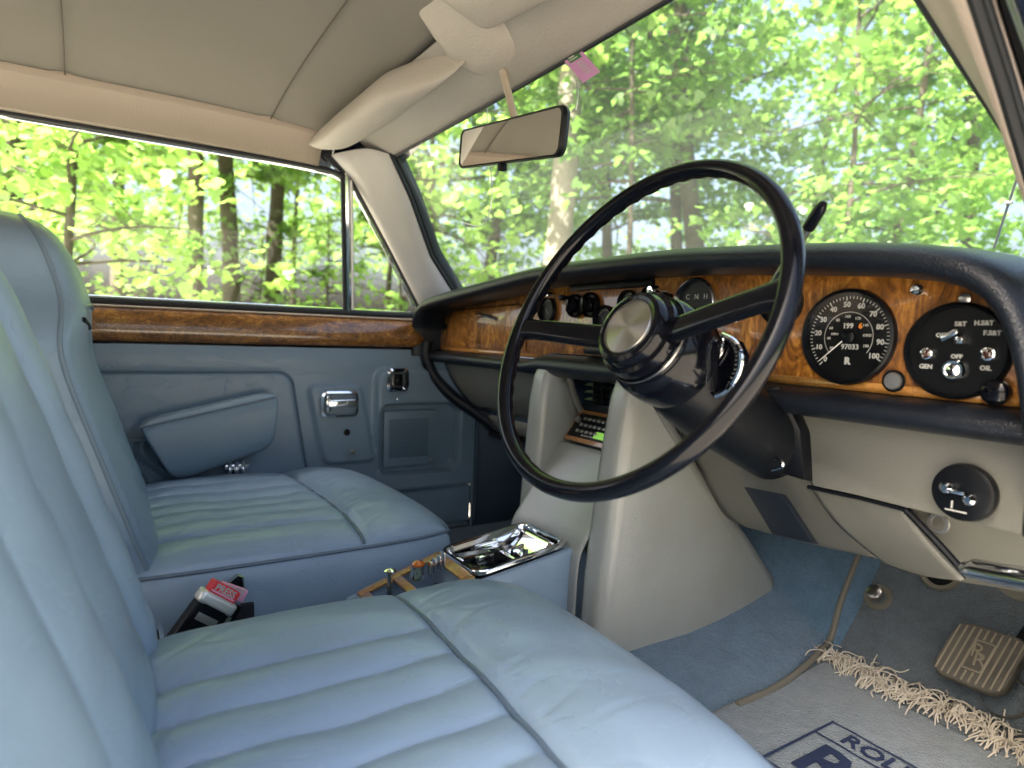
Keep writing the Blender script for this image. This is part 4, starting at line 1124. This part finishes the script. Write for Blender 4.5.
    bk = MB().grid(P).build('backrest', M['leather'], t, angle=75)
    loop = np.concatenate([P[:, 0], P[-1, 1:], P[::-1, -1][1:], P[0, ::-1][1:-1]])
    cen = loop.mean(0)
    def bo(dy_, shrink): q = loop.copy(); q = q+np.array([0, dy_, 0]); d = (q-cen)*np.array([1, 0, 1]); q -= d*shrink; return q
    G = [bo(0, 0), bo(-.010, -.018), bo(-.035, -.028), bo(-.075, -.02), bo(-.105, .02), bo(-.115, .08), bo(-.118, .5)]
    MB().grid(G, cv=True).build('back_shell', M['leather'], bk, angle=75)
    i_ = int(np.argmin(abs(P[:, na//2, 2]-(back['zsh']+.012))))
    MB().tube([P[i_, j]+np.array([0, .0022, .004*math.cos(Sx[j]*3)]) for j in range(12, na-12, 2)], .0022, 6).build('head_seam', M['piping_pale'], bk)
    if cx < 0:
        ig_ = int(np.argmin(abs(P[:, na//2, 2]-(back['zsh']-.016)))); jg = int(np.argmin(abs(P[ig_, :, 0]-(cx+.222))))
        g0, g1 = P[ig_, jg], P[ig_, jg-16]
        MB().tube([g0+np.array([0, .001, .006]), (g0+g1)/2+np.array([0, .002, 0]), g1+np.array([0, .001, -.006])], .0035, 8, smooth=3).build('belt_guide', M['black'], bk)
    MB().tube(bo(-.004, -.008)[::2], .0034, 8, closed=True).build('front_piping', M['piping_pale'] if cx < 0 else M['leather'], bk)
    MB().tube(bo(-.088, -.008)[::2], .0034, 8, closed=True).build('rear_piping', M['piping'], bk)
    return t, bk
ps, pbk = seat('front_seat', 'empty blue leather seat on the far side beside the closed door', -.385, .035, .004, [-.085+.0, -.028, .037, .10, .16][::1] and [.195, .130, .065, 0, -.065, -.13, -.195], .345, 1 if False else 1, dict(y0=.043, top=.775, shoulder=.055, zsh=.63, bol_in=.004, bol_out=.01, grooves=[.11, .17, .23, .29, .35, .41], head=.006, blg=.018, fl=.005, lean=.031))
ds, dbk = seat('front_seat', 'blue leather seat in the near left foreground, behind the steering wheel', .385, 0., .000, [-.118, -.058, .002, .062, .122, .18], .300, 1 if False else 1, dict(y0=.010, top=.80, shoulder=.06, zsh=.70, bol_in=.020, bol_out=-.010, grooves=[.0, .095, .25, .38, .50], head=.012, blg=.010, fl=.020))

M['collar'] = mat('pale_steel_collar', (.78, .78, .76), .42, .7)
# ============================================================ SEAT BELT BUCKLES
def buckle(label, base, tip, nrm, w, th, face='red'):
    t = thing('seat_belt_buckle', label, 'seat belt buckle', tuple(base), 'seat belt buckles')
    a = np.array(tip)-np.array(base); L = vlen(a); a /= L
    n = np.array(nrm, float); n -= a*n.dot(a); n /= vlen(n); s = np.cross(a, n)
    R_ = Matrix((Vector(s), Vector(a), Vector(n))).transposed()
    P_ = lambda u, v, h: tuple(np.array(base)+s*u+a*v+n*h)
    MB().box(P_(0, L*.40, 0), (w, L*.80, th), .004, rot=R_, seg=3).build('buckle_body', M['black'], t)
    if face == 'red': o = MB().box(P_(0, L*.80, .001), (w*1.10, L*.17, th*1.15), .005, rot=R_, seg=3).build('metal_collar', M['collar'], t)
    if face == 'red': MB().box(P_(0, L*.72, th*.58), (w*.7, .0025, .001), .0003, rot=R_).build('slot', M['black'], o)
    b = MB().box(P_(0, L*.94, 0), (w*.88, L*.20, th*.72), .003, rot=R_, seg=3).build('release_button', M[face], t)
    q = MB().text('PRESS', w*.25, frame(P_(0, L*.975, th*.36+.0004), s, a), ext=.0003, bold=.0003); q.build('button_lettering', M['white'], b, smooth=False)
    MB().box(P_(0, L*.915, th*.37), (w*.74, .0022, .0008), .0002, rot=R_).build('button_line', M['pink'], b)
    MB().box(P_(0, L*.56, th*.51), (w*.62, L*.10, .001), .0003, rot=R_).build('paper_label', M['satin'], t)
    MB().box(P_(0, -.05, 0), (w*.55, .14, th*.25), .001, rot=R_).build('stalk', M['dark_cloth'], t)
    return t
def pxp(px, py, x): return at(px, py, X=x)
buckle('nearer black seat belt buckle with a bright steel collar and red PRESS button', pxp(176, 656, .055), pxp(225, 588, .045), (.80, .45, .40), .046, .020)
buckle('farther seat belt buckle with a pink button face, half hidden by the steel collared one', pxp(198, 652, .005), pxp(234, 588, -.005), (.80, .45, .40), .044, .018, 'pink')
bt = thing('belt_tongue_holder', 'small black latch with a bright edge against the side of the far seat', 'belt latch', tuple(pxp(240, 585, -.085)))
MB().prism([tuple(pxp(*p, -.085)) for p in ((222, 590), (238, 576), (243, 577), (243, 592), (236, 600))], (-.010, 0, 0), .0015).build('latch', M['black'], bt)
MB().tube([tuple(pxp(*p, -.082)) for p in ((225, 586), (238, 575.5), (243, 577), (244, 588))], .0014, 6).build('bright_edge', M['chrome'], bt)
MB().box(tuple(pxp(236, 618, -.07)), (.010, .05, .04), .006).build('webbing_sleeve', M['dark_cloth'], bt)
sr_ = thing('seat_runner', 'dark metal seat runner with a bright top edge between the front seats', 'seat runner', (-.05, .05, .12))
MB().box((-.0, -.02, .13), (.16, .16, .14), .006).build('runner', M['dark_cloth'], sr_)
MB().box((-.02, .055, .204), (.12, .006, .004), .001).build('runner_edge', M['chrome'], sr_)

# ============================================================ FLOOR MAT, PEDALS, HAND BRAKE
fm = thing('floor_mat', 'blue driver footwell overmat with navy lettering and a cream fringed front edge', 'floor mat', (.46, .8, .085))
G = []
for x in np.linspace(.305, .640, 44):
    G.append([(x+(.012*max(0, (.95-y)*3) if x < .32 else 0), y, FZ+.010+.002*math.sin(x*21+y*13)+.0012*math.sin(x*60)*math.sin(y*47)) for y in np.linspace(.52, 1.035, 60)])
MB().grid(G).build('mat_pile', M['mat_carpet'], fm, thick=.005)
c0 = at(833, 722, Z=FZ+.013); zt2 = FZ+.0135
q = MB()
def mline(x0, y0, x1, y1, w=.004):
    a = np.array([x0, y0]); b = np.array([x1, y1]); d = (b-a)/vlen(b-a); n_ = np.array([-d[1], d[0]])*w/2; a = a-d*w/2; b = b+d*w/2
    G_ = []
    for t in np.linspace(0, 1, 12):
        p = a*(1-t)+b*t; G_.append([(p[0]+n_[0]*k, p[1]+n_[1]*k, zt2+.0006*(1-k*k)+.0004*math.sin(p[0]*300)) for k in (-1, 0, 1)])
    q.grid(G_)
bx0, by1 = c0[0], c0[1]; bw, bh = .165, .20
for e in ((bx0, by1, bx0+bw, by1), (bx0, by1, bx0, by1-bh), (bx0+bw, by1, bx0+bw, by1-bh), (bx0, by1-bh, bx0+bw, by1-bh), (bx0, by1-.044, bx0+bw, by1-.044), (bx0, by1-bh+.044, bx0+bw, by1-bh+.044)): mline(*e)
q.text('ROLLS', .038, frame((bx0+bw/2, by1-.0225, zt2), (1, 0, 0), (0, 1, 0)), ext=.0006, bold=.0006)
q.text('ROYCE', .038, frame((bx0+bw/2, by1-bh+.0225, zt2), (1, 0, 0), (0, 1, 0)), ext=.0006, bold=.0006)
q.text('RR', .105, frame((bx0+bw/2, by1-bh/2, zt2), (1, 0, 0), (0, 1, 0)), ext=.0006, bold=.002)
q.build('woven_lettering', M['navy'], fm, smooth=False)
q = MB(); rr = random.Random(5)
for k in range(370):
    x = .300+.345*k/369+.004*math.sin(k*.21)+rr.uniform(-.004, .004); y = 1.030+rr.uniform(-.012, .006)+.006*math.sin(x*40)
    fwd = rr.random() < .45; L = rr.uniform(.016, .048)*(1+.25*math.sin(x*70)); a = rr.gauss(0, .7)+(0 if fwd else PI)
    z0 = FZ+.012
    p = [(x, y, z0)]; hgt = rr.uniform(.006, .020)
    dx, dy_ = math.sin(a)*L, math.cos(a)*L; cu = rr.uniform(-.5, .5)
    p += [(x+dx*.35-dy_*cu*.2, y+dy_*.35+dx*cu*.2, z0+hgt), (x+dx*.75+dy_*cu*.2, y+dy_*.75-dx*cu*.2, z0+hgt*.8), (x+dx, y+dy_, z0+rr.uniform(.001, .006)+max(0, (y+dy_-1.07)*1.2))]
    q.tube(p, .00105, 5, smooth=3)
tag(q.build('fringe', M['fringe'], fm, angle=60), kind='stuff')

pd = thing('brake_pedal', 'square worn rubber brake pedal with raised ribs and a double R emblem', 'pedal', (.50, 1.05, .17))
pc = at(978, 661, Y=1.05)
# pad plane: leaning back
pu = np.array(at(1003, 650, Y=1.055))-np.array(at(952, 652, Y=1.045))
cr = [at(*p, Y=y) for p, y in (((958, 622), 1.085), ((1036, 640), 1.085), ((1000, 703), 1.03), ((930, 668), 1.03))]
cr = [np.array(c) for c in cr]; ctr = sum(cr)/4
ux = (cr[1]-cr[0]+cr[2]-cr[3])/2; uy = (cr[0]-cr[3]+cr[1]-cr[2])/2; pn = np.cross(ux, uy); pn /= vlen(pn)
if pn[1] > 0: pn = -pn
def PP(u, v, h=0): return tuple(ctr+ux*u/2+uy*v/2+pn*h)
hw, hh = vlen(ux)/2, vlen(uy)/2
pdn = MB(); G = []
for h, k in ((-.012, .97), (-.004, 1.0), (.002, .985), (.004, .95)):
    G.append([PP(a*k, b*k, h) for a, b in [(x, y) for x, y in rrect(0, 0, 2, 2, .42, 6)]])
pdn.grid(G, cv=True); pdn.f.append(tuple(range(len(pdn.v)-28, len(pdn.v)))); pdn.mi.append(0)
pad = pdn.build('pedal_pad', M['pedal'], pd)
q = MB()
for u in np.linspace(-.86, .86, 10):
    if abs(u) < .27:
        segs = ((-.9, -.55), (.55, .9))
    else: segs = ((-.88+.25*max(0, abs(u)-.6), .88-.25*max(0, abs(u)-.6)),)
    for a, b in segs: q.tube([PP(u, a, .0045), PP(u, b, .0045)], .0014, 6)
q.tube([PP(a, b, .005) for a, b in rrect(0, 0, .52, .98, .06, 3)], .0013, 6, closed=True)
Mx = frame(PP(0, 0, .0045), ux, uy)
q.text('R', .030, frame(PP(-.07, .13, .0050), ux, uy), ext=.0014, bold=-.0002); q.text('R', .030, frame(PP(.09, -.13, .0050), ux, uy), ext=.0014, bold=-.0002)
q.build('ribs_and_emblem', mat('pedal_worn_edges', (.20, .175, .12), .55), pad)
MB().tube([PP(.3, .2, -.012), PP(.3, .5, -.05), (ctr[0]+.05, ctr[1]+.14, ctr[2]+.12), (ctr[0]+.05, 1.30, ctr[2]+.24)], .011, 8, smooth=4).build('pedal_arm', M['black'], pd)
ap = thing('accelerator_pedal', 'dark ribbed accelerator pedal low at the right edge beside the brake pedal', 'pedal', (.58, 1.05, .12))
c = at(1010, 700, Y=1.10)
MB().box(tuple(c+np.array([.02, .02, -.01])), (.055, .018, .13), .008, rot=Matrix.Rotation(-.7, 3, 'X')).build('pedal_pad', M['black'], ap)
MB().lathe([(.020, 0), (.028, .003), (.031, .010), (.030, .016)], tuple(c), (-.2, -.8, .6), 28).build('rubber_boot', M['tan'], ap)
dsw = thing('foot_dip_switch', 'round metal foot dip switch in a tan ring on the toe carpet', 'foot switch', (.32, 1.12, .18))
nrm = (0, -.77, .64); c = on_toe(878, 597)
MB().lathe([(.012, 0), (.016, .004), (.022, .005), (.024, 0)], tuple(c), nrm, 28).build('grommet_ring', M['tan'], dsw)
MB().lathe([(.008, 0), (.008, .014), (.0125, .015), (.0125, .021), (.008, .023), (0, .023)], tuple(c), nrm, 28).build('plunger', M['steel'], dsw)
vn = thing('air_vent_hole', 'dark round hole with a tan rim in the toe carpet below the knee panel', 'vent', (.27, 1.2, .2))
c = on_toe(941, 574, .015)
MB().lathe([(.020, -.004), (.023, .004), (.029, .005), (.031, 0)], tuple(c), nrm, 30).build('rim', M['tan'], vn)
MB().lathe([(.0, .0), (.021, .0)], tuple(c), nrm, 30).build('hole', M['black'], vn)
v2 = thing('column_grommet', 'black rubber grommet with a worn tan rim where the column meets the toe board', 'grommet', (.6, 1.1, .2))
c = at(1022, 572, Y=1.0)
MB().lathe([(.018, .0), (.022, .01), (.034, .012), (.038, .0), (.038, -.02)], tuple(c), (-.3, -.9, .1), 30).build('rim', M['tan'], v2)
MB().lathe([(.0, .004), (.030, .002), (.034, -.02)], tuple(c), (-.3, -.9, .1), 30).build('boot', M['rubber'], v2)
hb_ = thing('hand_brake_handle', 'polished chrome hand brake handle at the right edge under the knee panel', 'hand brake', (.65, .7, .41))
A0, A1, A2 = at(962, 566, Y=.72), at(1000, 574, Y=.70), at(1045, 582, Y=.68)
G = []
for k, p in enumerate(spline([A0, A1, A2], 10)):
    t = k/20; w = .004+.012*min(1, t*5)**.5
    G.append([p+np.array([0, math.cos(a)*w*1.2, math.sin(a)*w*.62]) for a in np.linspace(0, 2*PI, 18, endpoint=False)])
m_ = MB().grid(G, cv=True); m_.f.append(tuple(range(18))); m_.mi.append(0); m_.build('handle', M['chrome'], hb_)

# ============================================================ OUTSIDE: ground and trees
GZ = -.30
G = [[(x, y, GZ) for y in np.linspace(-120, 120, 25)] for x in np.linspace(-120, 120, 25)]
tag(MB().grid(G).build('ground', M['grass'], None), kind='structure')
# a pale open gravel clearing left, added under the car for bounce light
pts = [(-60, -25, GZ+.01), (30, -25, GZ+.01), (30, 8, GZ+.01), (-3, 4.5, GZ+.01), (-60, 20, GZ+.01)]
g_ = MB(); g_.add(pts, [(0, 1, 2, 3, 4)]); tag(g_.build('bounce_clearing', M['tarmac'], None, smooth=False), kind='structure')

LM = [leaf_mat('leaf_fresh', (.10, .22, .03), (.20, .35, .055), (.44, .68, .15)),
      leaf_mat('leaf_mid', (.06, .15, .025), (.15, .27, .045), (.34, .58, .12)),
      leaf_mat('leaf_deep', (.04, .10, .02), (.10, .20, .035), (.24, .44, .09))]
LEAF = np.array([(0, 0), (.42, .12), (.50, .42), (.26, .52), (.30, .80), (0, 1.15), (-.30, .80), (-.26, .52), (-.50, .42), (-.42, .12)])
LEAF_LO = np.array([(0, 0), (.45, .35), (0, 1.1), (-.45, .35)])
def leaves(cent, size, droop, lo=False):
    """cent (n,3) -> vertex / face arrays of leaf outlines"""
    T_ = LEAF_LO if lo else LEAF; n = len(cent); k = len(T_)
    yaw = rng.uniform(0, 2*PI, n); pitch = rng.normal(droop, .45, n); roll = rng.normal(0, .55, n)
    cy_, sy = np.cos(yaw), np.sin(yaw); cp, sp_ = np.cos(pitch), np.sin(pitch); cr_, sr__ = np.cos(roll), np.sin(roll)
    d = np.stack([cy_*cp, sy*cp, -sp_], 1); s0 = np.stack([-sy, cy_, 0*sy], 1); u0 = np.cross(d, s0)
    s1 = s0*cr_[:, None]+u0*sr__[:, None]
    sz_ = size*rng.uniform(.6, 1.25, n)
    V = cent[:, None, :]+(T_[None, :, 1, None]*d[:, None, :]+T_[None, :, 0, None]*s1[:, None, :])*sz_[:, None, None]
    return V.reshape(-1, 3), k
def leaf_mesh(name, V, k, m, parent):
    n = len(V)//k; me = bpy.data.meshes.new(name)
    off = np.array(ORG.get(parent.name, Vector())) if parent is not None else 0
    me.vertices.add(n*k); me.vertices.foreach_set('co', (V-off).astype(np.float32).ravel())
    me.loops.add(n*k); me.loops.foreach_set('vertex_index', np.arange(n*k, dtype=np.int32))
    me.polygons.add(n); me.polygons.foreach_set('loop_start', np.arange(0, n*k, k, dtype=np.int32))
    me.update(calc_edges=True); me.materials.append(m)
    o = bpy.data.objects.new(name, me); COL.objects.link(o)
    if parent is not None: o.parent = parent
    return o
def dirpx(px, py=300):
    r = ROT @ np.array([(px-512)/F, (py-384)/F, 1.]); h = math.hypot(r[0], r[1]); return r[0]/h, r[1]/h
def tree(px, dist, rad, label, lean=0., h=9., nleaf=5000, size=.085, mi=0, crown0=1.2, spread=2.2, seed=0, fork=False):
    rr = random.Random(seed*31+7)
    dx, dy_ = dirpx(px); bx, by = EYE[0]+dx*dist, dy_*dist
    shrub = h < 3.2
    t = thing('shrub' if shrub else 'broadleaf_tree', label, 'shrub' if shrub else 'tree', (bx, by, GZ), 'shrubs under the trees' if shrub else 'trees round the car')
    sd = np.array([-dy_, dx, 0])                        # sideways, seen from the car (left)
    pts = []; 
    for k in range(11):
        z = h*k/10; s_ = -lean*z+.10*math.sin(z*.9+seed)*(z/h+.2)
        pts.append(np.array([bx, by, GZ+z])+sd*s_+np.array([dx, dy_, 0])*.15*math.sin(z*.6+seed*2))
    rads = [rad*(1.25 if k == 0 else 1-.075*k) for k in range(11)]
    tm = MB(); P_ = spline(pts, 4); rl = np.interp(np.linspace(0, 10, len(P_)), range(11), rads)
    rl = rl*(1+.05*np.sin(np.arange(len(rl))*1.7+seed))
    tm.tube(P_, list(rl)+[rl[-1]], 12)
    cent = []
    nb_ = 26
    for b in range(nb_):
        z = rr.uniform(crown0, h*.98) if b > 5 else rr.uniform(crown0, min(h*.98, crown0+1.6))
        i = min(len(P_)-1, int(z/h*(len(P_)-1))); p0 = P_[i]; a = rr.uniform(0, 2*PI); L = rr.uniform(.5, 1.)*spread*(1-.35*z/h)
        up = rr.uniform(-.05, .55)
        pb = [p0]
        for s_ in (.33, .66, 1.):
            a += rr.gauss(0, .25); pb.append(pb[-1]+np.array([math.cos(a), math.sin(a), up-.35*s_])*L/3)
        pr = spline(pb, 4); r0 = max(.012, rad*.22)
        tm.tube(pr, list(np.linspace(r0, r0*.25, len(pr))), 6)
        for c in range(7):
            q_ = pr[rr.randrange(len(pr)//4, len(pr))]; e = q_+np.array([rr.gauss(0, .35), rr.gauss(0, .35), rr.gauss(-.05, .18)])
            tm.tube([q_, (q_+e)/2+np.array([0, 0, .03]), e], [r0*.28, r0*.18, r0*.08], 4)
            cent.append(e)
    tm.build('trunk', M['bark_pale'] if px == 546 else M['bark'], t, angle=80)
    cent = np.array(cent)
    pick = rng.integers(0, len(cent), nleaf)
    # layered sprays: flat discs of leaves round each twig end
    rads_ = rng.uniform(.08, .36, len(cent))
    rrd = np.sqrt(rng.uniform(0, 1, nleaf))*rads_[pick]; an = rng.uniform(0, 2*PI, nleaf)
    C_ = cent[pick]+np.stack([np.cos(an)*rrd, np.sin(an)*rrd, rng.normal(0, .045, nleaf)-.25*rrd**2], 1)
    V, k = leaves(C_, size, .35)
    leaf_mesh('crown', V, k, LM[mi], t)
    return t
specs = [
    (8, 7.5, .12, 'tree with a thin dark trunk at the far left of the door window', .02, 1, 1.7, 1),
    (120, 10.5, .10, 'slender tree half hidden in leaves left of the dark trunk in the door window', -.02, 0, 2.2, 2),
    (191, 6.8, .085, 'tree with a straight dark trunk in the middle of the door window', .0, 1, 2.9, 3),
    (231, 7.4, .10, 'thick leaning trunk just right of the straight dark one in the door window', -.02, 0, 3.0, 4),
    (262, 8.0, .10, 'tree behind the thick leaning trunk, nearer the chrome window divider', .08, 1, 2.6, 5),
    (292, 11.5, .05, 'sapling with a thin pale stem left of the chrome window divider', .03, 0, 2.4, 6),
    (385, 9.5, .045, 'thin sapling seen through the small front quarter window', .05, 0, 2.4, 7),
    (480, 8.5, .09, 'leafy tree behind the mirror cable at the left of the windscreen', .06, 2, 2.3, 8),
    (546, 5.2, .125, 'tree with a broad pale grey trunk below the rear view mirror', .03, 0, 2.9, 9),
    (606, 8.6, .085, 'tree whose slim trunk stands right of the broad pale one', -.02, 1, 2.2, 10),
    (680, 8., .085, 'dark trunked tree seen inside the steering wheel rim', -.03, 1, 2.3, 11),
    (722, 7.4, .125, 'tree leaning right with a dark trunk above the top of the wheel', -.14, 0, 3.4, 12),
    (800, 9.5, .06, 'bright leafy tree right of the steering wheel lever', .04, 0, 1.4, 13),
    (880, 8.0, .05, 'bright yellow green tree above the speedometer', .05, 0, 1.2, 14),
    (965, 8.5, .08, 'tree with lighter airy leaves beside the right windscreen pillar', -.03, 0, 1.5, 15)]
for px, d, r, lb, ln, mi, c0_, sd_ in specs:
    tree(px, d, r, lb, ln, h=8.5, nleaf=7500, size=.078, mi=mi, crown0=c0_, spread=2.2, seed=sd_)
# nearer overhanging boughs
for k, (px, d, lb, z0) in enumerate(((60, 4.6, 'low leafy bough tree close outside the left of the door window', 1.0), (830, 5.6, 'near leafy tree hanging over the right of the windscreen', 1.4), (620, 5.4, 'near leafy tree with overhanging boughs at the top of the windscreen', 2.2), (430, 5.6, 'near leafy tree filling the corner beside the left windscreen pillar', 1.6))):
    tree(px, d, .03, lb, .02, h=5.5, nleaf=2600, size=.075, mi=k % 3, crown0=z0, spread=1.3, seed=40+k)
for k, (px, d, h_, lb) in enumerate(((30, 7.0, 2.4, 'low shrub at the left end of the door window'), (150, 9.0, 2.2, 'young shrub with sparse leaves left of the dark trunk'), (250, 7.6, 2.1, 'young shrub between the trunks in the door window'), (318, 8.2, 2.6, 'young shrub just left of the chrome window divider'), (395, 7.0, 2.4, 'young shrub in the small front quarter window'), (500, 9.5, 2.8, 'shrub low in the left corner of the windscreen'), (760, 9.0, 2.8, 'shrub seen through the steering wheel over the dash'))):
    tree(px, d, .022, lb, .03, h=h_, nleaf=650, size=.07, mi=(k+1) % 2, crown0=.5, spread=.9, seed=70+k)
# far wood: one mass
cs_ = []
for k in range(420):
    px = rng.uniform(-60, 1100); d = rng.uniform(14, 26); dx, dy_ = dirpx(px)
    z = rng.uniform(.2, 1)**1.0*12
    if z < (2.6 if px < 430 else 1.6): continue
    cs_.append((EYE[0]+dx*d, dy_*d, z))
cs_ = np.array(cs_); pick = rng.integers(0, len(cs_), 20000)
C_ = cs_[pick]+rng.normal(0, .6, (20000, 3))*np.array([1, 1, .6])
V, k = leaves(C_, .17, .3, True)
fw = leaf_mesh('distant_wood', V, k, LM[1], None); tag(fw, 'far off leafy wood filling the gaps behind the nearer trees', 'wood', kind='stuff')

# ============================================================ LIGHT, SKY, CAMERA
w = bpy.data.worlds.new('World'); scene.world = w; w.use_nodes = True
nt = w.node_tree; bg = nt.nodes['Background']; sky = nt.nodes.new('ShaderNodeTexSky'); sky.sky_type = 'NISHITA'; sky.sun_disc = False
SUN_EL, SUN_AZ = 50, 176            # azimuth measured from +Y clockwise (seen from above)
sky.sun_elevation = math.radians(SUN_EL); sky.sun_rotation = math.radians(SUN_AZ)
sky.air_density = 1.0; sky.dust_density = 9.0; sky.ozone_density = 1.0
nt.links.new(sky.outputs[0], bg.inputs['Color']); bg.inputs['Strength'].default_value = .12
sd = bpy.data.lights.new('sun', 'SUN'); sd.energy = 5.0; sd.angle = math.radians(.5); sd.color = (1, .95, .86)
so = bpy.data.objects.new('sun', sd); COL.objects.link(so)
az, el = math.radians(SUN_AZ), math.radians(SUN_EL)
to_sun = Vector((math.sin(az)*math.cos(el), math.cos(az)*math.cos(el), math.sin(el)))
so.rotation_euler = to_sun.to_track_quat('Z', 'Y').to_euler()

cam = bpy.data.cameras.new('camera'); co = bpy.data.objects.new('camera', cam); COL.objects.link(co); scene.camera = co
cam.sensor_width = 36; cam.lens = F/1024*36; cam.clip_start = .02; cam.clip_end = 500
cam.dof.use_dof = True; cam.dof.focus_distance = .95; cam.dof.aperture_fstop = 4.0
Rc = ROT @ np.diag([1., -1., -1.])
mw = Matrix([list(r) for r in Rc]).to_4x4(); mw.translation = Vector(EYE); co.matrix_world = mw
vs = scene.view_settings; vs.view_transform = 'Standard'; vs.look = 'None'; vs.gamma = 1; vs.exposure = 2.5
scene.cycles.max_bounces = 10; scene.cycles.diffuse_bounces = 5; scene.cycles.transparent_max_bounces = 16
scene.cycles.caustics_reflective = False; scene.cycles.caustics_refractive = False
scene.cycles.sample_clamp_indirect = 6
